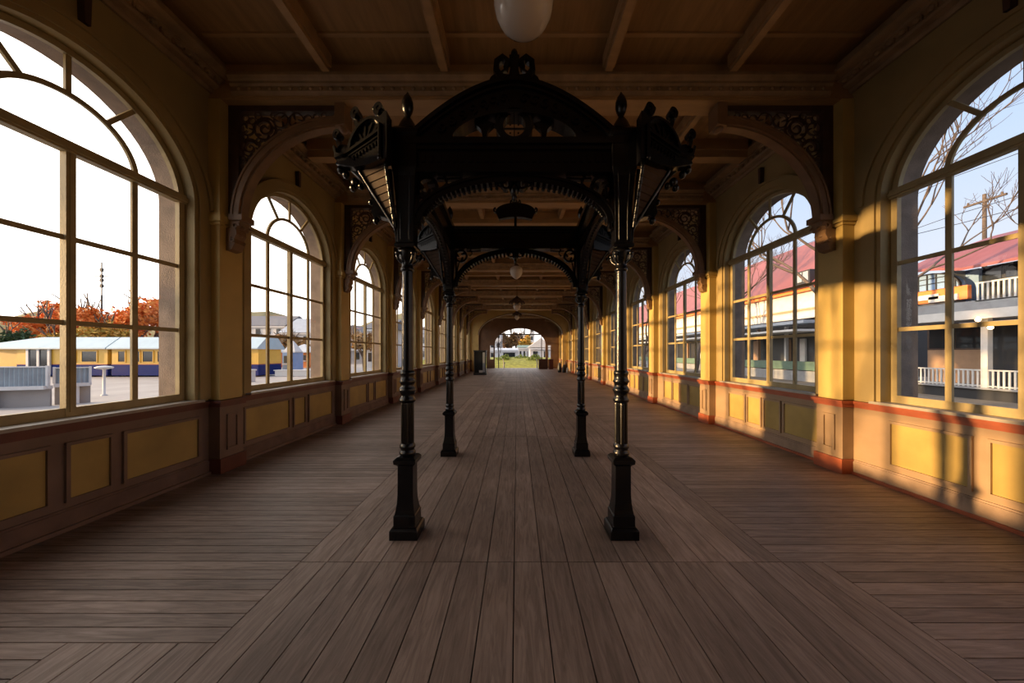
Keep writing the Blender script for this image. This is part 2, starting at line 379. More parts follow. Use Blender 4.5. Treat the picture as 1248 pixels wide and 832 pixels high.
# ------------------------------------------------------------------ windows
def make_window(sx, parts=True):
    X0 = XL if sx < 0 else XR
    fr = lambda u, v, w: (sx * w, u, v)
    root = empty('window_1', (X0, 0, 0))
    wf = (.095, .145)
    R0 = RW - .005; t = .065
    f = MB()
    def arc(r0, r1, hs, w0, w1, mb, n=32, a0=0, a1=PI):
        for i in range(n):
            p, q = a0 + (a1 - a0) * i / n, a0 + (a1 - a0) * (i + 1) / n
            mb.prism([(r0 * math.cos(p), hs + r0 * AY * math.sin(p)), (r1 * math.cos(p), hs + r1 * AY * math.sin(p)), (r1 * math.cos(q), hs + r1 * AY * math.sin(q)), (r0 * math.cos(q), hs + r0 * AY * math.sin(q))], fr, w0, w1)
    arc(R0 - t, R0, HS, *wf, f)
    for s in (-1, 1):
        f.prism([(s * (R0 - t), SILL + .0), (s * R0, SILL + .0), (s * R0, HS), (s * (R0 - t), HS)], fr, *wf)
    f.prism([(-R0, SILL), (R0, SILL), (R0, SILL + .09), (-R0, SILL + .09)], fr, *wf)
    f.prism([(-R0, HS), (R0, HS), (R0, HS + .10), (-R0, HS + .10)], fr, wf[0] - .03, wf[1])
    f.prism([(-R0, HS + .02), (R0, HS + .02), (R0, HS + .06), (-R0, HS + .06)], fr, wf[0] - .05, wf[1])
    f.prism([(-.036, SILL), (.036, SILL), (.036, HS), (-.036, HS)], fr, wf[0] - .008, wf[1])
    f.prism([(-.012, SILL + .05), (.012, SILL + .05), (.012, HS), (-.012, HS)], fr, wf[0] - .018, wf[1])
    f.build('window_frame', M['frame'], root)
    g = MB(); b0, b1 = wf[0] + .015, wf[1] - .01
    for u in (-.545, .545): g.prism([(u - .028, SILL + .05), (u + .028, SILL + .05), (u + .028, HS), (u - .028, HS)], fr, b0, b1)
    lo, hi = SILL + .09, HS
    for k in (1, 2):
        v = lo + (hi - lo) * k / 3
        g.prism([(-R0 + .02, v - .023), (R0 - .02, v - .023), (R0 - .02, v + .023), (-R0 + .02, v + .023)], fr, b0 + .004, b1 - .004)
    hc = HS + .05
    arc(.535, .585, hc, b0, b1, g)
    for d in (58, 90, 122):
        a = math.radians(d); ca, sa = math.cos(a), math.sin(a)
        r0, r1 = .575, R0 - t + .01
        r1 = min(r1, 2)
        # end on the outer arc, which is centred at HS
        k0 = (ca * r0, hc + sa * AY * r0); rr = R0 - t + .01
        k1 = (ca * rr, HS + sa * AY * rr)
        g.ribbon([k0, k1], .042, fr, b0, b1)
    g.build('glazing_bars', M['frame'], root)
    gl = MB()
    ap = [(x, z) for x, z in arch_pts(0, R0 - .03, HS, 32)]
    gl.add([fr(u, v, .13) for u, v in [(-R0 + .03, SILL + .03), (R0 - .03, SILL + .03)] + ap], [tuple(range(len(ap) + 2))])
    gl.build('glass_pane', M['glass'], root)
    sl = MB()
    sl.prism([(-RW, SILL - .025), (RW, SILL - .025), (RW, SILL + .005), (-RW, SILL + .005)], fr, 0, .10)
    sl.prism([(-RW - .08, SILL - .025), (RW + .08, SILL - .025), (RW + .08, SILL + .005), (-RW - .08, SILL + .005)], fr, -.085, 0)
    sl.build('window_sill', M['sill'], root, bevel=.006)
    ol = MB(); ol.prism([(-1.02, SILL - .03), (1.02, SILL - .03), (1.02, SILL + .0), (-1.02, SILL + .0)], fr, .15, .42)
    ol.build('outer_sill', M['stone'], root)
    ar = MB()
    for r0, r1, w in ((RW, RW + .05, -.025), (RW + .05, RW + .17, -.05), (RW + .17, RW + .215, -.075)):
        arc(r0, r1, HS, w, .0, ar)
        for s in (-1, 1):
            ar.prism([(s * r0, SILL + .005), (s * r1, SILL + .005), (s * r1, HS), (s * r0, HS)], fr, w if r1 < RW + .2 else -.04, 0)
    ar.build('architrave', M['plaster'], root)
    k = MB(); 
    k.prism([(-.022, 4.57), (.022, 4.57), (.03, 4.84), (-.03, 4.84)], fr, -.07, 0)
    k.build('keystone', M['fret'], root)
    return root
for sx in (-1, 1):
    proto = None
    for i, c in enumerate(WIN if sx < 0 else WINR):
        if proto is None: o = proto = make_window(sx)
        else: o = copy_tree(proto)
        o.location.y = c; o.name = 'window_1'
        tag(o, 'arched window with a fan of glazing bars, number %s along the %s wall' % (['-', '-', 'one', 'two', 'three', 'four', 'five', 'six', 'seven', 'eight', 'nine', 'ten', 'eleven', 'twelve'][min(i, 13)], 'shaded' if sx < 0 else 'sunlit'), 'window', kind='structure')
        o['label'] = o['label'].replace('number - ', 'behind ')

# ------------------------------------------------------------------ ceiling
c = MB(); c.box(XL - .42, XR + .42, Y0 - .3, Y1 + .3, CEIL, CEIL + .28)
c.box(XL - 1.0, XR + 1.0, Y0 - .6, Y1 + .9, CEIL + .28, CEIL + .42)
ceiling = tag(c.build('ceiling', M['ceil']), 'brown boarded coffered ceiling of the long hall', 'ceiling', kind='structure')
for i, y in enumerate(PIL[1:-1]):
    if abs(y - 29.08) < .1: continue
    bm_ = MB(); bm_.box(XL, XR, y - .15, y + .15, SOFF, CEIL)
    bm_.box(XL, XR, y - .165, y + .165, SOFF + .015, SOFF + .045)
    bm_.build('cross_beam', M['beam'], ceiling)
    cn = MB()
    prof = [(0, 4.90), (.02, 4.90), (.03, 4.92), (.045, 4.94), (.045, 5.00), (.07, 5.02), (.07, 5.05), (.09, 5.07), (.11, 5.10), (.11, 5.14), (0, 5.16)]
    for s in (-1, 1):
        cn.prism(prof, lambda u, v, w: (w, y + s * (.15 + u), v), XL + .30, XR - .30)
        if y < 12:
            n = 58
            for k in range(n):
                xc = XL + .35 + (XR - XL - .7) * (k + .5) / n
                cn.sphere((xc, y + s * .20, 4.97), .024, 6, 4, (1.2, .9, 1))
    cn.build('beam_cornice', M['cornice'], ceiling)
JX = (-2.42, -.92, 1.16, 2.74)
for i in range(len(PIL) - 1):
    a, b_ = PIL[i] + .28, PIL[i + 1] - .28
    j = MB()
    for x in JX:
        j.box(x - .045, x + .045, a, b_, 5.12, CEIL); j.box(x - .075, x + .075, a, b_, 5.17, CEIL)
    j.build('ceiling_joist', M['beam'], ceiling)
    j = MB(); m = (a + b_) / 2
    if PIL[i] > 4:
        j.box(XL + .3, XR - .3, m - .10, m + .10, 5.02, CEIL); j.box(XL + .3, XR - .3, m - .13, m + .13, 5.14, CEIL)
    else:
        for yy in (m - .42, m + .95): j.box(XL + .3, XR - .3, yy - .025, yy + .025, CEIL - .022, CEIL)
    j.build('mid_beam' if PIL[i] > 4 else 'batten', M['beam'], ceiling)

# ------------------------------------------------------------------ cross walls
def cross_wall(name, y, th, cx, half, hs, rise, mat, holes=()):
    fr = lambda u, v, w: (u, y + w, v); mb = MB()
    ap = arch_pts(cx, half, hs, 36, rise)
    xs = [XL] + [h for h in holes] + [XR]
    # piers with optional side lights (x0, x1, z0, z1)
    def pier(a, b_):
        cut = [h for h in holes if h[0] > a and h[1] < b_]
        if cut:
            x0, x1, z0, z1 = cut[0]
            for q in ([(a, 0), (x0, 0), (x0, hs), (a, hs)], [(x1, 0), (b_, 0), (b_, hs), (x1, hs)], [(x0, 0), (x1, 0), (x1, z0), (x0, z0)], [(x0, z1), (x1, z1), (x1, hs), (x0, hs)]):
                mb.prism(q, fr, 0, th)
        else: mb.prism([(a, 0), (b_, 0), (b_, hs), (a, hs)], fr, 0, th)
    pier(XL, cx - half); pier(cx + half, XR)
    top = CEIL
    mb.prism([(XL, hs), (cx - half, hs), (cx - half, top), (XL, top)], fr, 0, th)
    mb.prism([(cx + half, hs), (XR, hs), (XR, top), (cx + half, top)], fr, 0, th)
    for p, q in zip(ap[:-1], ap[1:]): mb.prism([q, p, (p[0], top), (q[0], top)], fr, 0, th)
    return mb.build(name, mat)
M['archwall'] = paint('arch wall ochre', (.55, .38, .13), .6, .12, 1.5, .15)
M['endwall'] = paint('end wall brown', (.20, .11, .06), .6, .15, 2, .2)
aw = tag(cross_wall('wall_middle', 28.95, .25, .31, 3.58, 3.1, 1.85, M['archwall']), 'ochre cross wall with a wide flattened arch far down the hall', 'wall', kind='structure')
tr = MB(); fr = lambda u, v, w: (u, 28.95 + w, v)
tr.ribbon([(x, z) for x, z in arch_pts(.31, 3.58, 3.1, 36, 1.85)], .07, fr, -.04, .29)
tr.build('arch_moulding', M['rib'], aw)
ew = tag(cross_wall('wall_end', Y1, .3, .33, 2.62, 2.45, 1.66, M['endwall'], holes=[(-2.78, -2.42, .9, 2.35), (3.2, 3.5, .9, 2.35)]), 'brown end wall with an open glazed arch at the far end of the hall', 'wall', kind='structure')
tr = MB(); fr = lambda u, v, w: (u, Y1 + w, v)
tr.box(-2.2, 2.85, Y1 + .1, Y1 + .2, 3.42, 3.54)
for x in (-.58, .78): tr.box(x - .05, x + .05, Y1 + .1, Y1 + .2, 3.5, 4.12)
for x in (-1.9, 2.55): tr.box(x - .04, x + .04, Y1 + .1, Y1 + .2, 0, 3.45)
tr.build('transom_frame', M['fret'], ew)
g = MB(); ap = [p for p in arch_pts(.33, 2.6, 2.45, 36, 1.64) if p[1] > 3.5]
g.add([(u, Y1 + .15, v) for u, v in ap], [tuple(range(len(ap)))]); g.build('glass_pane', M['glass'], ew)
bw = MB(); bw.box(XL - .42, XR + .42, Y0 - .3, Y0, 0, CEIL)
tag(bw.build('wall_back', M['plaster']), 'ochre wall closing the hall behind', 'wall', kind='structure')

# ------------------------------------------------------------------ wall brackets (arched ribs with pierced fretwork)
def ell(cx, cy, rx, ry, a0, a1, n):
    return [(cx + rx * math.cos(a0 + (a1 - a0) * i / n), cy + ry * math.sin(a0 + (a1 - a0) * i / n)) for i in range(n + 1)]
def spiral(cx, cy, r, turns, a0, n=22, sgn=1):
    return [(cx + r * (1 - .82 * i / n) * math.cos(a0 + sgn * turns * 2 * PI * i / n), cy + r * (1 - .82 * i / n) * math.sin(a0 + sgn * turns * 2 * PI * i / n)) for i in range(n + 1)]
CX, CY, RX, RY = 1.46, -1.50, 1.38, 1.27
def make_bracket(sx):
    rnd = random.Random(3)
    fr = lambda u, v, w: (-sx * u, w, v)              # u into the hall, v up from the beam soffit, w along the hall
    root = empty('arch_bracket')
    r = MB(); path = ell(CX, CY, RX, RY, PI, PI / 2 - .02, 26)
    r.ribbon(path, .075, fr, -.09, .09)
    r.ribbon([(a, b) for a, b in ell(CX, CY, RX - .045, RY - .045, PI, PI / 2, 26)], .03, fr, -.06, .06)
    r.ribbon(ell(CX, CY, RX + .045, RY + .045, PI, PI / 2, 26), .025, fr, -.105, .105)
    r.prism([(1.40, -.30), (1.53, -.28), (1.53, -.0), (1.40, -.0)], fr, -.11, .11)
    r.sphere(fr(1.46, -.29, 0), .06, 10, 6, (1, 1.4, .6))
    r.build('arched_rib', M['rib'], root)
    t = f = MB()
    f.prism([(-.046, -1.455), (.09, -1.455), (.09, 0), (-.046, 0)], fr, -.05, .05)
    f.prism([(0, -.07), (1.45, -.07), (1.45, 0), (0, 0)], fr, -.05, .05)
    def inside(x, y, rr):
        if x - rr < .085 or y + rr > -.065 or x > 1.4 or y < -1.42: return False
        a = math.atan2((y - CY) / RY, (x - CX) / RX)
        d = math.hypot((x - CX) / (RX + .06), (y - CY) / (RY + .06))
        # approximate clearance to the rib
        gx, gy = (x - CX) / (RX + .06) ** 2 / d, (y - CY) / (RY + .06) ** 2 / d
        return (d - 1) / math.hypot(gx, gy) > rr * .93
    cs = []
    for R in (.15, .12, .10, .085, .07, .056, .045, .036, .03, .024):
        for _ in range(420 if R > .05 else 900):
            x, y = rnd.uniform(.08, 1.4), rnd.uniform(-1.42, -.1)
            if inside(x, y, R) and all(math.hypot(x - a, y - b) > (R + q) * .96 for a, b, q in cs): cs.append((x, y, R))
    for i, (x, y, R) in enumerate(cs):
        w = max(.012, R * .15)
        n = 20 if R > .08 else 12
        t.ribbon([(x + R * .97 * math.cos(2 * PI * k / n), y + R * .97 * math.sin(2 * PI * k / n)) for k in range(n)], w * (.9 if R > .05 else .8), fr, -.012, .012, closed=True)
        if R > .11:
            t.ribbon(spiral(x, y, R * .8, 1.4, rnd.uniform(0, 6), 24, rnd.choice((-1, 1))), lambda s, w=w: w * (1.5 - s), fr, -.015, .015)
            for k in range(5):
                a = 2 * PI * k / 5 + i
                t.ribbon([(x + R * .95 * math.cos(a), y + R * .95 * math.sin(a)), (x + R * .62 * math.cos(a + .25), y + R * .62 * math.sin(a + .25))], lambda s: .03 * (1 - s) + .01, fr, -.014, .014)
        elif R > .075:
            for k in range(3):
                a = 2 * PI * k / 3 + i
                t.ribbon([(x + R * math.cos(a), y + R * math.sin(a)), (x + R * .25 * math.cos(a + .6), y + R * .25 * math.sin(a + .6))], lambda s: .02 * (1 - s) + .008, fr, -.014, .014)
    t.build('fretwork', M['fret'], root)
    k = MB()
    prof = [(-.046, -1.94), (.03, -1.92), (.07, -1.84), (.06, -1.78), (.09, -1.72), (.085, -1.66), (.12, -1.60), (.14, -1.54), (.16, -1.52), (.16, -1.46), (0, -1.46), (0, -1.65), (-.046, -1.65)]
    k.prism(prof, fr, -.085, .085)
    k.prism([(0, -1.545), (.18, -1.545), (.18, -1.47), (0, -1.47)], fr, -.11, .11)
    for s in (-1, 1):
        k.ribbon(spiral(.085, -1.62, .05, 1.2, 0), .018, fr, s * .085, s * .105)
        k.ribbon(spiral(.045, -1.80, .035, 1.2, 2), .016, fr, s * .085, s * .10)
    for v in (-1.62, -1.72, -1.82): k.sphere(fr(.10 + (v + 1.62) * .3, v, 0), .04, 8, 6, (.8, 1.1, .7))
    k.build('corbel', M['rib'], root, bevel=.004)
    return root
nums = ['first', 'second', 'third', 'fourth', 'fifth', 'sixth', 'seventh', 'eighth', 'ninth', 'tenth']
for sx in (-1, 1):
    proto = None; n = 0
    for y in PIL[1:-1]:
        if y < 4 or abs(y - 29.08) < .1: continue
        o = copy_tree(proto) if proto else make_bracket(sx)
        proto = proto or o
        o.location = ((XL + .198) if sx < 0 else (XR - .198), y, SOFF - .002)
        tag(o, 'arched timber bracket with dark pierced fretwork, %s pilaster down the %s wall' % (nums[n], 'shaded' if sx < 0 else 'sunlit'), 'bracket', 'arched brackets under the cross beams')
        n += 1

# ------------------------------------------------------------------ cast iron canopy
canopy = tag(empty('iron_canopy', (-.02, 4.1, 0)), 'ornate black cast-iron canopy on four slender columns standing on the hall floor', 'canopy')
OFF = Vector((-.02, 4.1, 0))
def place(o, x, y): o.location = (x - OFF.x, y - OFF.y, 0); return o
def make_column():
    root = bpy.data.objects.new('column', None); col.objects.link(root); root.empty_display_size = .1
    m = MB()
    m.sq([(.118, 0), (.118, .075), (.105, .095), (.092, .10), (.092, .19), (.085, .20), (.078, .235), (.070, .29), (.066, .36), (.065, .60), (.075, .612), (.092, .625), (.095, .655), (.075, .675), (.06, .68)])
    m.build('plinth', M['iron'], root, bevel=.004)
    m = MB(); m.lathe([(.060, .68), (.068, .69), (.070, .71), (.058, .725), (.056, .735), (.066, .75), (.066, .765), (.055, .785)], 24)
    m.lathe([(.055, .785), (.054, 1.12), (.052, 1.14)], 28, flute=.14, smooth=False)
    m.build('fluted_shaft', M['iron'], root)
    m = MB(); pr = [(.05, 1.13), (.066, 1.145), (.07, 1.16), (.058, 1.18), (.055, 1.20), (.064, 1.225), (.072, 1.24), (.064, 1.26), (.052, 1.28), (.060, 1.30), (.070, 1.315), (.060, 1.335), (.054, 1.36), (.062, 1.38), (.062, 1.395), (.052, 1.41)]
    m.lathe(pr, 24); m.build('collar', M['iron'], root)
    m = MB(); m.lathe([(.051, 1.40), (.050, 1.55), (.043, 2.28)], 24); m.build('shaft', M['iron'], root)
    m = MB(); m.lathe([(.045, 2.26), (.056, 2.27), (.056, 2.285), (.046, 2.30), (.046, 2.34), (.058, 2.36), (.066, 2.39), (.075, 2.42), (.078, 2.44), (.062, 2.45), (.06, 2.46)], 24)
    for k in range(4):
        a = PI / 4 + k * PI / 2
        pts = [(.055 + .03 * math.sin(t_ * 2.2), 2.36 + .07 * t_) for t_ in (0, .3, .6, .9)]
        m.tube([((.05 + .045 * math.sin(q * PI)) * math.cos(a), (.05 + .045 * math.sin(q * PI)) * math.sin(a), 2.33 + .1 * q) for q in (0, .25, .5, .75, 1)], .013, 6)
        m.sphere((.092 * math.cos(a), .092 * math.sin(a), 2.405), .02, 8, 6)
    m.sq([(.078, 2.45), (.085, 2.46), (.085, 2.48), (.066, 2.50)])
    m.build('capital', M['iron'], root)
    m = MB(); m.sq([(.068, 2.49), (.070, 2.70), (.078, 2.86), (.092, 3.05), (.105, 3.12), (.105, 3.38), (.12, 3.39), (.12, 3.43), (.08, 3.47)])
    for s in (-1, 1):
        m.tube([(s * .035, -.066, 2.52), (s * .037, -.07, 2.8), (s * .05, -.09, 3.08)], .009, 6)
    m.build('post', M['iron'], root, bevel=.006)
    m = MB(); m.lathe([(.10, 3.44), (.085, 3.48), (.06, 3.54), (.035, 3.58), (.022, 3.60), (.04, 3.64), (.050, 3.68), (.048, 3.72), (.034, 3.765), (.015, 3.79), (.006, 3.81)], 14)
    m.build('finial', M['iron'], root)
    return root
cproto = make_column()
cols = [(-.945, 2.95), (.90, 2.95), (-1.03, 5.24), (.985, 5.24)]
for i, (x, y) in enumerate(cols):
    o = cproto if i == 0 else copy_tree(cproto)
    o.parent = canopy; place(o, x, y)

def gate(xl, xr, y, kind):
    """arched girder with tie beam across the hall at depth y"""
    F = lambda u, v, w: (u - OFF.x, y + w - OFF.y, v)
    xc, hw = (xl + xr) / 2, (xr - xl) / 2
    zb, zt = (3.08, 3.36) if kind == 'near' else (3.14, 3.47)
    m = MB()
    m.prism([(xl, zb + .02), (xr, zb + .02), (xr, zt - .03), (xl, zt - .03)], F, -.07, .07)
    m.prism([(xl, zt - .05), (xr, zt - .05), (xr, zt), (xl, zt)], F, -.11, .11)
    m.prism([(xl, zt - .09), (xr, zt - .09), (xr, zt - .05), (xl, zt - .05)], F, -.09, .09)
    m.prism([(xl, zb), (xr, zb), (xr, zb + .035), (xl, zb + .035)], F, -.09, .09)
    for k in range(24):
        u = xl + .12 + (xr - xl - .24) * (k + .5) / 24
        m.prism([(u - .02, zb + .09), (u + .02, zb + .09), (u + .02, zt - .12), (u - .02, zt - .12)], F, -.078, .078)
    m.build('tie_beam', M['iron'], canopy, bevel=.004)
    # lower arch with toothed edge and corner scrolls
    m = MB(); rx, ry = hw - .10, .50; cz = 2.68 if kind == 'near' else 2.56
    top = zb - cz - .03
    path = ell(xc, cz, rx, top, PI, 0, 48)
    m.ribbon(path, .055, F, -.045, .045)
    m.ribbon(ell(xc, cz, rx + .035, top + .03, PI, 0, 48), .02, F, -.06, .06)
    m.build('lower_arch', M['iron'], canopy)
    m = MB()
    for k in range(3, 46):
        a = PI * k / 48; ca, sa = math.cos(a), math.sin(a)
        if abs(ca) < .12: continue
        x, z = xc + (rx - .03) * ca, cz + (top - .03) * sa
        m.prism([(x - .016 * sa, z + .016 * ca), (x + .016 * sa, z - .016 * ca), (x - .012 * ca + .012 * sa, z - .036 * sa - .008), (x - .012 * ca - .012 * sa, z - .036 * sa + .004)], F, -.02, .02)
        m.sphere(F(x - .016 * ca, z - .032 * sa, 0), .016, 6, 4)
    # centre pendant
    zc = cz + top - .03
    m.sphere(F(xc, zc - .05, 0), .05, 10, 8, (.8, .7, 1.3)); m.sphere(F(xc, zc - .115, 0), .028, 8, 6, (.8, .8, 1.4))
    for s in (-1, 1):
        m.ribbon(spiral(xc + s * .075, zc - .02, .05, 1.1, PI / 2, 18, s), lambda q: .026 - .014 * q, F, -.035, .035)
        m.sphere(F(xc + s * .12, zc - .005, 0), .024, 8, 6)
    m.build('arch_fringe', M['iron'], canopy)
    for s in (-1, 1):
        m = MB()
        ex = xl + .175 if s < 0 else xr - .175
        n = 24; R = .085; z0 = zb - .10
        m.ribbon([(ex + R * math.cos(2 * PI * k / n), z0 + R * math.sin(2 * PI * k / n)) for k in range(n)], .028, F, -.03, .03, closed=True)
        for a in (.6, 2.7, 4.8):
            m.ribbon([(ex + R * math.cos(a), z0 + R * math.sin(a)), (ex + R * .6 * math.cos(a + .2), z0 + R * .6 * math.sin(a + .2)), (ex + R * .35 * math.cos(a + .9), z0 + R * .35 * math.sin(a + .9))], lambda q: .04 - .022 * q, F, -.03, .03)
        m.ribbon([(ex - s * .085, z0 + .08), (ex - s * .18, z0 + .075), (ex - s * .30, z0 + .082)], .016, F, -.02, .02)
        m.ribbon([(ex - s * .14, z0 + .10), (ex - s * .17, z0 + .04), (ex - s * .13, z0 + .0)], .018, F, -.02, .02)
        m.ribbon([(ex + s * .03, z0 - .08), (ex + s * .05, z0 - .17), (ex + s * .065, z0 - .26)], .016, F, -.02, .02)
        m.ribbon([(ex + s * .075, z0 + .10), (ex + s * .075, z0 - .36)], .02, F, -.03, .03)
        m.build('corner_scroll', M['iron'], canopy)
    if kind == 'near':
        m = MB()
        # segmental gable arch: band between an inner and an outer curve
        oz, iz, zb0 = 3.865, 3.60, zt - .03
        ow, iw = hw - .01, .55
        outer = [(xc + ow * q, zb0 + .03 + (oz - zb0 - .03) * (1 - abs(q) ** 1.75)) for q in [-1 + 2 * k / 40 for k in range(41)]]
        inner = [(xc + iw * q, zb0 + (iz - zb0) * math.sqrt(max(0, 1 - abs(q) ** 2.0))) for q in [-1 + 2 * k / 40 for k in range(41)]]
        for k in range(40):
            m.prism([inner[k], inner[k + 1], outer[k + 1], outer[k]], F, -.055, .055)
        m.prism([(xc - ow, zb0), (xc - iw, zb0), inner[0], outer[0]], F, -.055, .055)
        m.prism([(xc + iw, zb0), (xc + ow, zb0), outer[-1], inner[-1]], F, -.055, .055)
        m.ribbon(outer, .035, F, -.095, .095); m.ribbon([(x, z - .045) for x, z in outer], .02, F, -.075, .075)
        m.ribbon(inner, .025, F, -.08, .08)
        # raised ornament along the band
        for q in [k / 9 for k in range(-7, 8) if k]:
            x = xc + .86 * q * hw; zo = zb0 + .03 + (oz - zb0 - .03) * (1 - abs(.86 * q) ** 1.75) - .10
            m.ribbon(spiral(x, zo - .04, .045, 1.1, q * 3, 14), .014, F, -.07, -.055)
        m.build('gable_arch', M['iron'], canopy)
        m = MB(); R = .12; z0 = 3.495; n = 30
        m.ribbon([(xc + R * math.cos(2 * PI * k / n), z0 + R * math.sin(2 * PI * k / n)) for k in range(n)], .05, F, -.05, .05, closed=True)
        m.ribbon([(xc + (R + .03) * math.cos(2 * PI * k / n), z0 + (R + .03) * math.sin(2 * PI * k / n)) for k in range(n)], .018, F, -.065, .065, closed=True)
        m.ribbon([(xc, z0 - .09), (xc, z0 + .09)], .008, F, -.01, .01); m.ribbon([(xc - .09, z0), (xc + .09, z0)], .008, F, -.01, .01)
        for a in range(4): m.sphere(F(xc + .05 * math.cos(a * PI / 2 + PI / 4), z0 + .05 * math.sin(a * PI / 2 + PI / 4), 0), .008, 6, 4)
        m.build('ring_ornament', M['iron'], canopy)
        for s in (-1, 1):
            m = MB()
            x = xc + s * .255
            m.prism([(x - .085, z0 + .03), (x - .03, z0 - .02), (x - .012, z0 - .115), (x + .012, z0 - .115), (x + .03, z0 - .02), (x + .085, z0 + .03), (x + .03, z0 + .05), (x, z0 + .085), (x - .03, z0 + .05)], F, -.03, .03)
            m.ribbon([(x - s * .08, z0 + .03), (x - s * .14, z0 + .0)], .02, F, -.02, .02)
            m.build('palmette', M['iron'], canopy)
        # crest on the apex
        m = MB(); z1 = 3.86; F0 = F
        F = lambda u, v, w: F0(xc + (u - xc) * 1.25, z1 + (v - z1) * 1.25 - .01, w)
        m.prism([(xc - .20, z1 - .04), (xc + .20, z1 - .04), (xc + .16, z1 + .005), (xc - .16, z1 + .005)], F, -.05, .05)
        m.sphere(F(xc, z1 + .235, 0), .034, 10, 8, (.9, .7, 1.25))
        m.prism([(xc - .05, z1), (xc + .05, z1), (xc + .028, z1 + .12), (xc + .035, z1 + .21), (xc - .035, z1 + .21), (xc - .028, z1 + .12)], F, -.03, .03)
        for s in (-1, 1):
            pts = [(xc + s * .03, z1 + .05), (xc + s * .085, z1 + .06), (xc + s * .125, z1 + .11), (xc + s * .12, z1 + .17), (xc + s * .08, z1 + .20), (xc + s * .045, z1 + .175), (xc + s * .06, z1 + .13)]
            m.ribbon(pts, lambda q: .046 - .014 * q, F, -.03, .03)
            m.ribbon([(xc + s * .04, z1 + .18), (xc + s * .06, z1 + .12), (xc + s * .085, z1 + .10)], .016, F, -.02, .02)
            m.ribbon(spiral(xc + s * .125, z1 + .02, .042, 1, PI / 2, 16, -s), .024, F, -.035, .035)
            m.sphere(F(xc + s * .125, z1 + .045, 0), .028, 8, 6); m.sphere(F(xc + s * .185, z1 + .0, 0), .026, 8, 6)
        m.build('crest', M['iron'], canopy); F = F0
    else:
        # plaque on a short stem
        m = MB(); z0 = 3.60
        out = [(xc - .25, z0), (xc - .30, z0 + .12)] + [(xc + .30 * math.cos(a) * 1.0, z0 + .12 + .13 * math.sin(a)) for a in [PI - PI * k / 14 for k in range(1, 14)]] + [(xc + .30, z0 + .12), (xc + .25, z0), (xc + .12, z0 + .03), (xc, z0 + .04), (xc - .12, z0 + .03)]
        m.prism(out, F, -.04, .04)
        m.prism([(xc - .02, zt - .03), (xc + .02, zt - .03), (xc + .02, z0 + .05), (xc - .02, z0 + .05)], F, -.03, .03)
        m.sphere(F(xc, z0 + .29, 0), .03, 8, 6, (1, .7, 1.2)); 
        for s in (-1, 1):
            m.ribbon(spiral(xc + s * .05, z0 + .26, .035, 1, PI / 2, 14, -s), .018, F, -.03, .03)
            m.ribbon(spiral(xc + s * .30, z0 + .14, .04, 1, PI / 2, 14, -s), .02, F, -.03, .03)
        m.build('plaque', M['iron'], canopy, bevel=.004)
gate(-.945, .90, 2.95, 'near'); gate(-1.03, .985, 5.24, 'far')

def side_frame(x0, x1, ya, yb, sx):
    """arched girder running along the hall between a near and a far column"""
    def G(u, v, w):
        t = (u - ya) / (yb - ya); return (x0 + (x1 - x0) * t + sx * w - OFF.x, u - OFF.y, v)
    m = MB()
    for a, b_, c_, d in ((3.14, 3.36, -.06, .06), (3.36, 3.42, -.10, .10), (3.12, 3.15, -.08, .08)):
        m.prism([(ya, a), (yb, a), (yb, b_), (ya, b_)], G, c_, d)
    m.build('side_beam', M['iron'], canopy, bevel=.004)
    yc, hw = (ya + yb) / 2, (yb - ya) / 2 - .08
    m = MB(); m.ribbon(ell(yc, 2.52, hw, .56, PI, 0, 40), .05, G, -.05, .05)
    for k in range(2, 39):
        a = PI * k / 40; m.sphere(G(yc + (hw - .03) * math.cos(a), 2.52 + .53 * math.sin(a), 0), .017, 6, 4)
    m.build('side_arch', M['iron'], canopy)
    for s in (-1, 1):
        m = MB()
        for k in range(14):
            v = 3.12 - k * .042
            q = (v - 2.52) / .59
            if q >= 1: continue
            xx = hw * math.sqrt(max(0, 1 - q * q)) + .01
            if hw + .04 - xx < .03: continue
            a_, b_ = yc + s * xx, yc + s * (hw + .04)
            m.prism([(min(a_, b_), v - .013), (max(a_, b_), v - .013), (max(a_, b_), v + .013), (min(a_, b_), v + .013)], G, -.025, .025)
        m.build('louvre_infill', M['slat'], canopy)
side_frame(-.945, -1.03, 2.95, 5.24, -1); side_frame(.90, .985, 2.95, 5.24, 1)

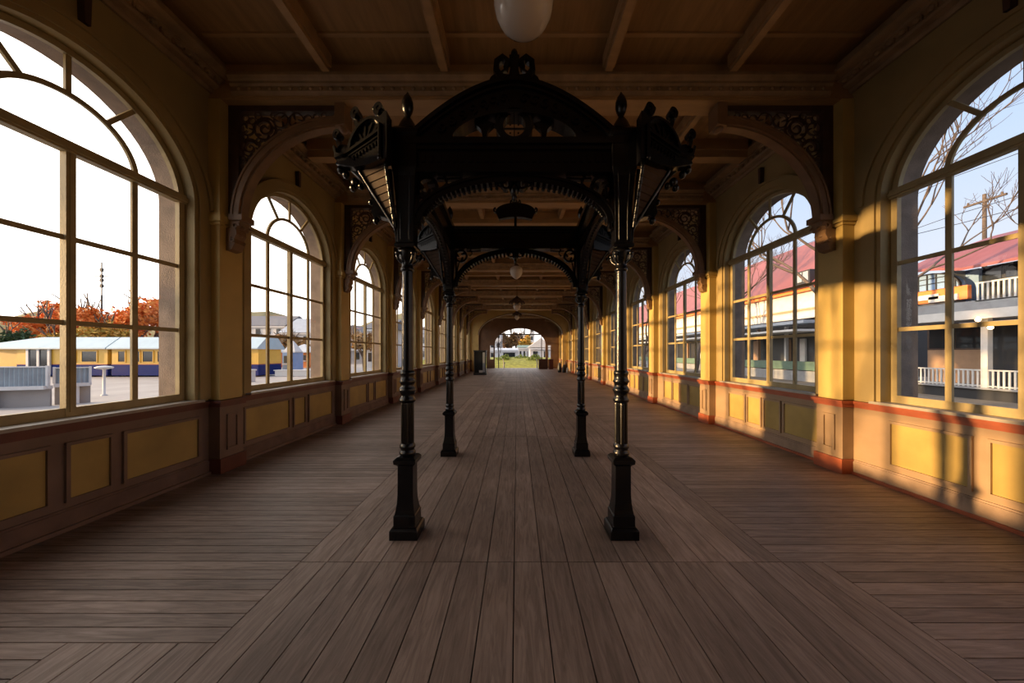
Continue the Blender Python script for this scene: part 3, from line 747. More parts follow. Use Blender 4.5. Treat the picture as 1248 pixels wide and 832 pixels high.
def wing(x, y, sx):
    """flared hood bracket leaning out from a column: ribbed plate, slatted soffit, fascia, shell crest"""
    W = bpy.data.objects.new('flared_hood', None); col.objects.link(W); W.parent = canopy; place(W, x, y)
    F = lambda u, v, w: (sx * u, w, v)                # u outwards from the column axis
    m = MB()
    outl = [(.03, 2.50), (.075, 2.50), (.085, 2.60), (.12, 2.68), (.17, 2.72), (.235, 2.735), (.27, 2.705), (.30, 2.76), (.285, 2.82), (.315, 2.93), (.37, 3.02), (.43, 3.08), (.50, 3.14), (.56, 3.20), (.50, 3.24), (.34, 3.16), (.20, 2.98), (.09, 2.72)]
    m.prism(outl, F, -.04, .04)
    m.ribbon([(.075, 2.50), (.085, 2.60), (.12, 2.68), (.17, 2.72), (.235, 2.735)], .02, F, -.055, .055)
    for u, v, r in ((.27, 2.70, .028), (.315, 2.86, .022), (.40, 3.0, .026), (.45, 3.03, .036), (.47, 2.985, .028), (.53, 3.10, .03), (.575, 3.14, .03)):
        m.sphere(F(u, v, 0), r, 8, 6, (1, 1.3, 1.2))
    m.build('hood_rib', M['iron'], W, bevel=.004)
    # slatted soffit, a triangle from the capital up and forward to the fascia
    apex = Vector((.085, -.07, 2.62)); t0 = Vector((.12, -.20, 3.12)); t1 = Vector((.37, -.10, 3.08))
    m = MB(); n = 9
    for k in range(n):
        a, b_ = (k + .15) / n, (k + .85) / n
        p = [apex.lerp(t0, a), apex.lerp(t1, a), apex.lerp(t1, b_), apex.lerp(t0, b_)]
        nrm = (t0 - apex).cross(t1 - apex).normalized() * .014
        tl = Vector((0, 0, -.010))
        vs = [q + (tl if i < 2 else Vector()) for i, q in enumerate(p)] + [q + Vector((0, .02, .0)) + (tl if i < 2 else Vector()) for i, q in enumerate(p)]
        m.add([(sx * v.x, v.y, v.z) for v in vs], [(0, 1, 2, 3), (7, 6, 5, 4), (0, 4, 5, 1), (1, 5, 6, 2), (2, 6, 7, 3), (3, 7, 4, 0)])
    m.build('soffit_slats', M['slat'], W)
    m = MB()
    for p, q, r in ((apex, t0, .014), (apex, t1, .016)):
        pts = [p.lerp(q, k / 8) for k in range(9)]
        m.tube([(sx * v.x, v.y, v.z) for v in pts], r, 8)
    for k in range(1, 9):
        v = apex.lerp(t0, k / 9); m.sphere((sx * v.x, v.y, v.z), .02, 6, 4)
    back = [(sx * v[0], v[1], v[2]) for v in ((.09, -.03, 2.62), (.12, -.06, 3.12), (.37, -.04, 3.08))]
    m.add([(a[0], a[1] + d, a[2]) for d in (0, .02) for a in back], [(0, 1, 2), (5, 4, 3), (0, 3, 4, 1), (1, 4, 5, 2), (2, 5, 3, 0)])
    m.build('soffit_edge', M['iron'], W)
    # fascia running out and slightly back
    def K(u, v, w): return (sx * u, -.22 + (u - .12) * .42 + w, v)
    m = MB()
    m.prism([(.10, 3.10), (.40, 3.10), (.58, 3.17), (.60, 3.215), (.46, 3.225), (.10, 3.34)], K, -.02, .05)
    m.ribbon([(.10, 3.34), (.28, 3.285), (.46, 3.23), (.60, 3.22)], .022, K, -.05, .05)
    m.ribbon([(.10, 3.305), (.28, 3.25), (.46, 3.20)], .012, K, -.035, .05)
    m.ribbon([(.10, 3.10), (.25, 3.085), (.40, 3.10), (.58, 3.165)], .022, K, -.045, .05)
    for k in range(9):
        u = .15 + k * .032; zc = 3.255 - k * .0085
        m.ribbon([(u, zc - .028), (u + .008, zc), (u - .004, zc + .012)], .008, K, -.032, -.018)
        m.ribbon([(u + .012, zc - .02), (u + .022, zc + .008)], .006, K, -.030, -.018)
    m.build('fascia', M['iron'], W)
    m = MB(); ctr = (.30, 3.275)
    sh = [(ctr[0] + .165 * math.cos(a) , ctr[1] - (ctr[0] + .165 * math.cos(a) - .30) * .30 + .175 * math.sin(a)) for a in [PI * k / 18 for k in range(19)]]
    m.prism(sh + [(.13, 3.25), (.46, 3.18)][::1], K, .0, .045)
    m.ribbon(sh, .022, K, -.035, .055)
    for k in range(1, 6):
        a = PI * k / 6
        m.ribbon([(ctr[0], ctr[1]), (ctr[0] + .14 * math.cos(a), ctr[1] - .14 * math.cos(a) * .3 + .15 * math.sin(a))], lambda q: .006 + .012 * q, K, -.012, .01)
    # cup at the tip
    m.ribbon([(.44, 3.30), (.46, 3.235), (.53, 3.215), (.595, 3.25), (.615, 3.32)], .022, K, -.04, .05)
    m.prism([(.455, 3.25), (.53, 3.225), (.59, 3.255), (.605, 3.31), (.53, 3.33), (.46, 3.30)], K, -.01, .04)
    m.build('shell_crest', M['iron'], W)
    def scroll(u, v, sc, s2):
        m = MB()
        m.ribbon([(u - .02 * s2 * sc, v), (u, v + .05 * sc), (u + .01 * sc, v + .10 * sc)], lambda q: .04 * sc * (1 - .3 * q), K, -.03, .04)
        m.ribbon(spiral(u + .0 * sc, v + .13 * sc, .045 * sc, 1.1, -PI / 2, 16, s2), lambda q: .034 * sc * (1 - .4 * q), K, -.04, .05)
        m.sphere(K(u, v + .13 * sc, 0), .035 * sc, 8, 6)
        m.sphere(K(u + s2 * .05 * sc, v + .155 * sc, 0), .022 * sc, 8, 6)
        m.build('scroll_finial', M['iron'], W)
    scroll(.58, 3.31, .85, 1); scroll(.385, 3.42, .95, 1); scroll(.155, 3.38, 1.0, 1)
    # stepped end post next to the column
    m = MB(); m.prism([(.07, 3.08), (.135, 3.08), (.14, 3.36), (.16, 3.40), (.10, 3.45), (.07, 3.45)], K, -.05, .06)
    m.tube([K(.13, 3.10, -.06), K(.13, 3.22, -.065), K(.13, 3.36, -.06)], .014, 8); m.sphere(K(.13, 3.09, -.06), .02, 8, 6)
    m.build('end_post', M['iron'], W, bevel=.004)
for (x, y), s in zip(cols, (-1, 1, -1, 1)): wing(x, y, s)

# ------------------------------------------------------------------ pendant lamps
def lamp(x, y, zc, r, style, label):
    root = tag(empty('pendant_lamp', (x, y, zc)), label, 'lamp', 'milk glass pendant lamps')
    g = MB()
    if style == 'globe': pr = [(.005, -r * .86), (r * .3, -r * .84), (r * .55, -r * .74), (r * .78, -r * .55), (r * .93, -r * .28), (r, .02 * r), (r * .99, .15 * r), (r * .93, r * .42), (r * .75, r * .72), (r * .45, r * .95), (r * .3, r * 1.05)]
    else: pr = [(.01, -r * 1.05), (r * .18, -r * .98), (r * .5, -r * .76), (r * .85, -r * .32), (r * 1.0, .1 * r), (r * .96, r * .45), (r * .75, r * .75), (r * .4, r * .95)]
    g.lathe(pr, 32); g.build('globe', M['milk'], root)
    m = MB(); m.lathe([(r * .42, r * .88), (r * .45, r * .95), (r * .40, r * 1.1), (r * .2, r * 1.25), (.02, r * 1.35)], 20); m.build('fitter', M['brass'], root)
    top = CEIL - zc
    m = MB(); m.lathe([(.012, r * 1.3), (.012, top - .03)], 10); m.build('stem', M['brass'], root)
    m = MB(); m.lathe([(.02, top - .07), (.06, top - .04), (.09, top - .015), (.09, top)], 18); m.build('ceiling_rose', M['brass'], root)
    if style == 'leafy':
        m = MB()
        for k in range(8):
            a = 2 * PI * k / 8; ca, sa = math.cos(a), math.sin(a)
            pts = [(r * .3 * ca, r * .3 * sa, r * 1.2), (r * 1.0 * ca, r * 1.0 * sa, r * 1.7), (r * 1.7 * ca, r * 1.7 * sa, r * 1.5), (r * 2.0 * ca, r * 2.0 * sa, r * 1.05), (r * 1.7 * ca, r * 1.7 * sa, r * .85)]
            m.tube(pts, [.03, .035, .05, .04, .02], 6)
            m.sphere((r * 1.3 * ca, r * 1.3 * sa, r * 1.75), .07, 8, 6, (1.3, 1.3, .6)); m.sphere((r * .8 * ca, r * .8 * sa, r * 2.1), .06, 8, 6)
        m.lathe([(.03, r * 1.2), (r * .6, r * 1.5), (r * .5, r * 2.0), (.12, r * 2.5), (.03, r * 3.0)], 12)
        m.build('leaf_spray', M['fret'], root)
    return root
lamp(.045, 2.30, 3.90, .20, 'globe', 'large milk-white globe lamp hanging above the crest of the iron canopy')
lamp(-.02, 10.3, 3.99, .20, 'acorn', 'small acorn-shaped white lamp seen through the arches of the iron canopy')
lamp(.0, 17.2, 3.86, .19, 'leafy', 'white acorn lamp under a dark leafy metal spray, midway down the hall')
lamp(.0, 23.2, 3.95, .16, 'leafy', 'dark leafy pendant lamp just before the ochre cross arch')

# ------------------------------------------------------------------ things at the far end of the hall
t = tag(empty('display_cabinet', (-2.62, 24.4, 0)), 'tall dark glazed display cabinet standing before the far cross arch', 'cabinet')
m = MB()
for x in (-.42, .38):
    for y in (-.3, .26): m.box(x, x + .06, y, y + .06, 0, 1.72)
m.box(-.44, .46, -.32, .34, 1.66, 1.76); m.box(-.44, .46, -.32, .34, 0, .16); m.box(-.40, -.36, -.28, .30, .1, 1.7)
m.build('cabinet_frame', M['dark'], t, bevel=.006)
m = MB(); m.box(-.36, .38, -.29, -.28, .16, 1.66); m.box(.42, .43, -.26, .28, .16, 1.66); m.build('glass_front', M['darkglass'], t)
m = MB(); m.box(.20, .36, -.31, -.295, .2, 1.6); m.build('glass_reflection', M['bluegrey'], t)  # reflection in the glass, painted as a blue-grey strip
m = MB(); m.box(-.05, .2, -.33, -.295, .18, .34); m.build('notice', M['white'], t)
t = tag(empty('timber_counter', (2.55, 33.4, 0)), 'low dark brown counter box inside the far end opening', 'counter')
m = MB(); m.box(-.42, .42, -.3, .3, 0, .92); m.build('counter_body', M['brownbox'], t, bevel=.01)
m = MB(); m.box(-.46, .46, -.34, .34, .92, .98); m.build('counter_top', M['darkred'], t, bevel=.01)
m = MB(); m.sq([(.20, 0), (.20, .9), (.22, .92), (.22, .96), (.16, .98)]); m.box(-.16, .16, -.215, -.19, .1, .8)
o = m.build('storage_bin', M['darkred'], None, (3.3, 33.0, 0), .01); tag(o, 'dark red square bin beside the brown counter at the far end', 'bin')
def bagmesh(w, h):
    m = MB(); m.lathe([(w * .8, 0), (w, h * .2), (w * .95, h * .55), (w * .6, h * .85), (w * .3, h * .93), (w * .36, h)], 12); return m
for (x, y, w, h, mt, lb) in ((3.45, 27.6, .17, .80, 'dark', 'black filled sack against the sunlit wall, nearest the far counter'), (3.75, 27.2, .15, .66, 'dark', 'black squat sack leaning beside the white bag at the sunlit wall'), (3.98, 26.8, .12, .45, 'white', 'small white bag at the foot of the sunlit wall'), (3.98, 27.8, .14, .9, 'brownbox', 'tall dark brown sack against the sunlit wall')):
    o = bagmesh(w, h).build('sack', M[mt], None, (x, y, 0)); tag(o, lb, 'sack')
for x, lb in ((-1.38, 'slim white forked post outside the far arch, towards the cabinet'), (2.12, 'slim white forked post outside the far arch beside the brown counter')):
    m = MB(); m.tube([(0, 0, 0), (.02, 0, .5), (-.06, 0, .95)], [.07, .05, .04], 8); m.tube([(.02, 0, .5), (.14, 0, .55), (.2, 0, .62)], [.04, .035, .02], 8); m.tube([(-.05, 0, .9), (-.14, 0, 1.02)], [.04, .03], 8)
    m.box(-.1, .1, -.08, .08, 0, .04)
    o = m.build('white_post', M['white'], None, (x, Y1 + .6 , -.05)); tag(o, lb, 'post')

# ------------------------------------------------------------------ ground outside
g = MB(); g.box(-400, XL - .45, -60, 400, -1, -.30); g.box(XL - .45, 400, Y1 + .31, 400, -1, -.30)
tag(g.build('ground', M['asphalt']), 'pale paved ground outside the shaded windows and beyond the hall', 'ground', kind='structure')
g = MB(); g.box(XR + .45, 400, -60, Y1 + .31, -1.2, -.45)
tag(g.build('ground', M['dirt']), 'brown ground between the sunlit windows and the maroon-roofed building', 'ground', kind='structure')
# end terrace step
g = MB(); g.box(-4, 4.6, Y1 + .32, Y1 + 1.4, -.30, -.05); g.box(-4, 4.6, Y1 + 1.4, Y1 + 1.8, -.30, -.17)
tag(g.build('terrace_step', M['asphalt']), 'broad paved step outside the far arch', 'step', kind='structure')

# foliage helper
def leaves(mb, c, R, n, size, rnd, shell=.55, sc=(1, 1, 1)):
    for _ in range(n):
        while True:
            d = Vector((rnd.gauss(0, 1), rnd.gauss(0, 1), rnd.gauss(0, 1)))
            if d.length > .1: break
        d.normalize(); r = R * (shell + (1 - shell) * rnd.random() ** .6)
        lump = 1 + .22 * math.sin(d.x * 5 + c[0]) * math.cos(d.y * 4 + c[1]) + .15 * math.sin(d.z * 7 + c[0] * 2)
        p = Vector(c) + Vector((d.x * sc[0], d.y * sc[1], d.z * sc[2])) * r * lump
        a = Vector((rnd.gauss(0, 1), rnd.gauss(0, 1), rnd.gauss(0, .6))).normalized(); b_ = a.cross(Vector((rnd.gauss(0, 1), rnd.gauss(0, 1), rnd.gauss(0, 1)))).normalized()
        s = size * rnd.uniform(.6, 1.3)
        mb.add([p - a * s, p + b_ * s * .55, p + a * s, p - b_ * s * .55], [(0, 1, 2, 3)])
def branch(mb, p, d, L, r, depth, rnd, spread=.55, seg=5):
    pts = [p]; dd = d.copy(); n = 4
    for i in range(n):
        dd = (dd + Vector((rnd.uniform(-.16, .16), rnd.uniform(-.16, .16), rnd.uniform(-.04, .14)))).normalized(); pts.append(pts[-1] + dd * L / n)
    mb.tube(pts, [r * (1 - .4 * i / n) for i in range(n + 1)], seg, caps=False)
    if depth == 0: return
    k = rnd.choice((2, 3, 3))
    for i in range(k):
        st = pts[-1] if i < 2 else pts[rnd.choice((2, 3))]
        nd = (dd + Vector((rnd.uniform(-1, 1), rnd.uniform(-1, 1), rnd.uniform(-.35, .6))) * spread).normalized()
        branch(mb, st, nd, L * rnd.uniform(.66, .86), r * .655, depth - 1, rnd, spread, max(3, seg - 1))
def tree(x, y, h, R, mat, label, name='autumn_tree', n=2600, size=.22, seed=1, group=None, zg=-.3, blobs=6, sc=(1, 1, .8)):
    rnd = random.Random(seed)
    root = tag(empty(name, (x, y, zg)), label, 'tree', group)
    m = MB(); branch(m, Vector((0, 0, 0)), Vector((0, 0, 1)), h * .4, h * .035, 3, rnd, .6); m.build('trunk', M['bark'], root)
    m = MB()
    for k in range(blobs):
        a = 2 * PI * k / blobs + rnd.random()
        leaves(m, (math.cos(a) * R * .55, math.sin(a) * R * .45, h * rnd.uniform(.5, .78)), R * rnd.uniform(.42, .6), n // blobs, size, rnd, .25, sc)
    m.build('crown', M[mat], root)
def bare_tree(x, y, h, label, seed, zg=-.45, depth=6, group=None, sp=.55):
    rnd = random.Random(seed); m = MB()
    branch(m, Vector((0, 0, 0)), Vector((rnd.uniform(-.1, .1), rnd.uniform(-.1, .1), 1)), h * .32, h * .014, depth, rnd, sp, 6)
    o = m.build('bare_tree', M['bark'], None, (x, y, zg)); tag(o, label, 'tree', group)

# ---- seen through the shaded windows
def at(px, py, y, ):   # pixel of the photograph to a point at depth y
    return ((px - 630) * y / 416, y, 1.56 + (430 - py) * y / 416)
def carriage(xa, xb, y, wins, hip, label):
    root = tag(empty('railway_carriage', (xa, y, -.3)), label, 'train', 'railway carriages by the paved yard')
    L = xb - xa; D = 2.6
    m = MB(); m.box(0, L, 0, D, .10, .97); m.build('lower_body', M['train_b'], root, bevel=.03)
    m = MB(); m.box(0.02, L - .02, .02, D - .02, .97, 2.2); m.build('upper_body', M['train_y'], root)
    m = MB(); m.box(.0, L, -.015, D, .95, 1.0); m.build('red_band', M['red'], root)
    m = MB(); e = .25
    x0 = -4.0 if hip else -.1
    vs = [(x0, -e, 2.16), (L + .1, -e, 2.16), (L + .1, D + e, 2.16), (x0, D + e, 2.16), (x0, -e, 2.26), (L + .1, -e, 2.26), (L + .1, D + e, 2.26), (x0, D + e, 2.26), (1.0 if hip else x0, .75, 3.12), (L + .1, .75, 3.12), (L + .1, D - .6, 3.12), (1.0 if hip else x0, D - .6, 3.12)]
    m.add(vs, [(3, 2, 1, 0), (0, 1, 5, 4), (1, 2, 6, 5), (2, 3, 7, 6), (3, 0, 4, 7), (4, 5, 9, 8), (5, 6, 10, 9), (6, 7, 11, 10), (7, 4, 8, 11), (8, 9, 10, 11)])
    m.build('roof', M['train_r'], root)
    for a, b_ in wins:
        m = MB(); z0, z1 = 1.18, 1.98
        for q in ((a - .06, b_ + .06, z0 - .06, z0), (a - .06, b_ + .06, z1, z1 + .06), (a - .06, a, z0, z1), (b_, b_ + .06, z0, z1)): m.box(q[0], q[1], -.03, .03, q[2], q[3])
        w = m.build('window', M['train_y'], root)
        m = MB(); m.box(a, b_, -.005, .03, z0, z1); m.build('pane', M['darkglass'], w)
    for x in (1.2, L - 1.2):
        for k in (-.5, .5):
            m = MB(); m.tube([(x + k, .2, .22), (x + k, .35, .22)], .22, 14); m.build('wheel', M['dark'], root)
    return root
SC = 26.5 / 416
X = lambda px: (px - 630) * SC
c1 = carriage(X(131) + .3, X(315), 26.5, [(X(a) - X(131) - .15, X(b_) - X(131) - .15) for a, b_ in ((142, 150), (157, 168), (172, 184), (190, 202), (212, 226), (236, 250), (260, 275), (285, 296))], False, 'yellow and blue railway carriage with a flat-ended pale roof, beside the market stalls')
c2 = carriage(X(20), X(131), 26.5, [(X(a) - X(20), X(b_) - X(20)) for a, b_ in ((82, 92), (100, 118))], True, 'yellow and blue railway carriage with white-framed doors and a sloping roof end')
for a in (34, 47, 60):
    m = MB(); m.box(X(a) - X(20), X(a) - X(20) + .18, -.12, -.02, .2, 2.18); m.build('door_post', M['white'], c2)
m = MB(); m.box(X(37) - X(20), X(60) - X(20), -.06, .02, .5, 2.1); m.build('door', M['darkglass'], c2)
m = MB(); m.box(X(0) - X(20) - 2, X(34) - X(20), .4, 2.2, .1, 2.2); m.build('end_vestibule', M['train_y'], c2)

# ramp barrier of corrugated sheets on a white ledge
def barrier(xa, ya, xb, yb, z0, z1, label, name='sheet_metal_barrier'):
    v = Vector((xb - xa, yb - ya, 0)); L = v.length; rz = math.atan2(v.y, v.x)
    root = tag(empty(name, (xa, ya, -.3), rz), label, 'barrier', 'corrugated barriers along the ramp')
    m = MB(); n = int(L / .11)
    pts = [(L * k / (2 * n), .03 if k % 2 else -.01) for k in range(2 * n + 1)]
    m.ribbon(pts, .012, lambda u, v_, w: (u, v_, w), z0 + .3, z1 + .3); m.build('corrugated_sheet', M['corr'], root)
    m = MB(); m.box(0, L, -.03, .05, z1 + .3, z1 + .34); m.box(-.03, .03, -.04, .06, z0 + .3, z1 + .36); m.box(L - .03, L + .03, -.04, .06, z0 + .2, z1 + .36); m.build('top_rail', M['white'], root)
    m = MB(); m.box(0, L, -.15, .2, z0 + .18, z0 + .3); m.build('ledge', M['white'], root)
    m = MB()
    k = .4
    while k < L: m.box(k, k + .16, -.08, .1, 0, z0 + .18); k += 1.5
    m.build('ledge_post', M['white'], root)
    m = MB(); m.box(0, L, .08, .16, 0, z0 + .18); m.build('base_wall', M['asphalt'], root)
p = lambda px, y: (px - 630) * y / 416
barrier(p(-120, 10.8), 10.8, p(58, 11.9), 11.9, .42, 1.06, 'long corrugated grey-blue barrier on a white ledge, outside the nearest shaded window')
barrier(p(66, 12.2), 12.2, p(110, 12.8), 12.8, .46, 1.0, 'short corrugated grey barrier beside the long one, nearer the flat-topped post')
m = MB(); m.lathe([(.10, 0), (.10, .04), (.05, .06), (.045, 1.12), (.06, 1.14), (.26, 1.19), (.29, 1.23), (.20, 1.28), (.02, 1.30)], 16)
o = m.build('bollard_lamp', M['white'], None, (p(127, 14.9), 14.9, -.3)); tag(o, 'short white post with a flat round cap standing on the yard', 'post')
m = MB(); m.box(-.25, .25, -.2, .2, 0, .75); m.box(-.3, .3, -.25, .25, .72, .8)
o = m.build('white_plinth', M['white'], None, (p(304, 22), 22, -.3), .02); tag(o, 'small white block beside the carriage end', 'plinth')
# radio mast
t = tag(empty('radio_mast', (p(124, 60), 60, -.3)), 'thin antenna mast rising above the autumn trees', 'mast')
m = MB(); m.tube([(0, 0, 0), (0, 0, 12)], .14, 6); m.tube([(0, 0, 12), (0, 0, 17.8)], .09, 6); m.build('pole', M['dark'], t)
m = MB()
for z, L in ((13.6, 1.1), (15.3, 1.3), (14.6, .5), (16.4, .6)): m.box(-L, L, -.05, .05, z, z + .10); m.box(-.18, .18, -.15, .15, z - .25, z + .35)
m.build('antenna_array', M['dark'], t)
# trees beyond the carriages
for i, (px, y, h, R, mt, n, lb, s_) in enumerate([
    (56, 36, 7.2, 2.6, 'orange_leaf', 2100, 'orange-leaved tree above the sloping roof end of the carriage', .26),
    (92, 42.5, 8.8, 3.0, 'orange_leaf', 2200, 'orange tree with a ragged top below the antenna mast', .29),
    (128, 35.4, 6.0, 2.1, 'gold_leaf', 2200, 'golden tree behind the carriage joint, below the mast', .22),
    (82, 31.8, 4.3, 1.5, 'gold_leaf', 1800, 'low golden tree just over the carriage roof', .20),
    (186, 39.5, 8.6, 3.3, 'orange_leaf', 2800, 'bright orange tree beside the stone jamb of the nearest shaded window', .28),
    (150, 49, 8.6, 2.6, 'orange_leaf', 2200, 'orange tree between the golden tree and the brightest orange one', .3)]):
    tree(p(px, y), y, h, R, mt, lb, n=n, size=s_, seed=10 + i, group='autumn trees behind the carriages')
tree(p(18, 32), 32, 4.5, 1.15, 'green_leaf', 'dark green conifer behind the sloping carriage roof', 'conifer', 2200, .13, 31, blobs=4, sc=(.8, .8, 1.4))
tree(p(122, 56), 56, 9.4, 1.6, 'green_leaf', 'slim green tree at the foot of the antenna mast', 'conifer', 1200, .25, 32, blobs=3, sc=(.7, .7, 1.5))
# hill
def hill(x0, x1, y, prof, name, label, mat):
    m = MB(); n = len(prof); vs = []; 
    for i, h in enumerate(prof):
        x = x0 + (x1 - x0) * i / (n - 1); vs += [(x, y, -1), (x, y + 10, h * .6), (x, y + 40, h), (x, y + 160, -1)]
    m.add(vs, [(4 * i + k, 4 * i + 4 + k, 4 * i + 5 + k, 4 * i + 1 + k) for i in range(n - 1) for k in range(3)], True)
    m.add(vs[:4] + vs[-4:], [(0, 1, 2, 3), (7, 6, 5, 4)])
    tag(m.build(name, mat), label, 'hill', kind='structure')
rnd = random.Random(5)
M['hillside'] = paint('wooded hillside', (.22, .17, .08), .95, .3, .12, .6, c2=(.10, .11, .05))
hill(-700, -110, 300, [36 + 8 * math.sin(i * .5) + rnd.uniform(-2, 2) for i in range(40)], 'hill', 'low wooded hill behind the orange trees', M['hillside'])

# buildings far off through the second and third shaded windows
def house(x0, x1, y0, y1, h, rh, wall, roof, label, wins=4, floors=2, ridge_x=True, name='far_building', zg=-.3, ov=.4):
    root = tag(empty(name, ((x0 + x1) / 2, y0, zg)), label, 'building')
    w, d = (x1 - x0) / 2, y1 - y0
    m = MB(); m.box(-w, w, 0, d, 0, h); m.build('wall', M[wall], root)
    m = MB()
    if ridge_x: vs = [(-w - ov, -ov, h), (w + ov, -ov, h), (w + ov, d + ov, h), (-w - ov, d + ov, h), (-w - ov * .5, d / 2, h + rh), (w + ov * .5, d / 2, h + rh)]; fs = [(3, 2, 1, 0), (0, 1, 5, 4), (2, 3, 4, 5), (0, 4, 3), (1, 2, 5)]
    else: vs = [(-w - ov, -ov, h), (w + ov, -ov, h), (w + ov, d + ov, h), (-w - ov, d + ov, h), (0, -ov, h + rh), (0, d + ov, h + rh)]; fs = [(3, 2, 1, 0), (0, 1, 4), (2, 3, 5), (1, 2, 5, 4), (3, 0, 4, 5)]
    m.add(vs, fs); m.build('roof', M[roof], root)
    for fl_ in range(floors):
        for k in range(wins):
            a = -w + 2 * w * (k + .28) / wins; b_ = -w + 2 * w * (k + .72) / wins; z0 = h * (fl_ + .3) / floors; z1 = h * (fl_ + .75) / floors
            m = MB(); m.box(a, b_, -.05, .05, z0, z1); m.build('window', M['darkglass'], root)
    m = MB()
    for fl_ in range(1, floors + 1): m.box(-w - .2, w + .2, -.35, 0, h * fl_ / floors - .35, h * fl_ / floors - .1)
    m.build('cornice_band', M['white'], root)
    return root
house(p(283, 72), p(346, 72), 72, 82, 7.6, 2.6, 'offwhite', 'slate', 'white layered building with a dark slate roof beyond the carriage end', 5, 3)
house(p(343, 66), p(402, 66), 66, 76, 5.8, 3.2, 'offwhite', 'bluegrey', 'pale building under a broad blue-grey roof behind the stalls', 5, 2)
house(p(420, 58), p(441, 58), 58, 66, 5.2, 1.4, 'grey', 'slate', 'grey two-storey building seen through the third shaded window', 2, 2, ridge_x=False)
house(p(446, 44), p(475, 44), 44, 52, 5.0, 1.6, 'offwhite', 'slate', 'pale building close behind the third shaded window, with small dark windows', 3, 2)
house(p(490, 78), p(530, 78), 78, 88, 6.2, 2, 'offwhite', 'slate', 'pale distant building beyond the far shaded windows', 4, 2)
def stall(px, y, w, wallm, label):
    root = tag(empty('market_stall', (p(px, y), y, -.3)), label, 'stall', 'market stalls on the yard')
    m = MB(); m.box(-w / 2, w / 2, 0, 1.6, 0, 1.9); m.build('stall_body', M[wallm], root)
    m = MB(); m.sq([(w * .62, 1.9), (w * .62, 2.0), (w * .1, 2.9), (.02, 3.0)], 0, .8); m.build('tent_roof', M['white'], root)
    m = MB(); m.box(-w * .35, w * .35, -.25, 0, .8, .9); m.build('counter', M['white'], root)
    m = MB(); m.box(-w * .32, w * .32, -.03, 0, .95, 1.6); m.build('hatch', M['dark'], root)
stall(328, 43, 1.8, 'orange', 'orange market stall with a white tent roof behind the carriage end')
stall(366, 43, 2.2, 'orange', 'orange-fronted stall under a white tent by the stone jamb')
stall(350, 31, .9, 'lblue', 'small blue-sided stall between the two orange ones')
tree(p(334, 58), 58, 5.2, 2.4, 'green_leaf', 'dark bushy tree behind the market stalls', 'dark_tree', 1800, .3, 41)
tree(p(356, 50), 50, 5.0, 2.2, 'brown_leaf', 'brown tree beside the dark one behind the market stalls', 'brown_tree', 1600, .3, 42)
tree(p(444, 36), 36, 4.6, 1.2, 'brown_leaf', 'slim brown tree seen through the third shaded window', 'brown_tree', 900, .22, 43)
m = MB(); m.box(-1.5, 1.5, 0, .5, 0, .5); m.box(-1.6, 1.6, -.05, .55, .45, .52)
o = m.build('stone_bench', M['offwhite'], None, (p(358, 27), 27, -.3), .02); tag(o, 'low pale stone bench on the yard near the stalls', 'bench')

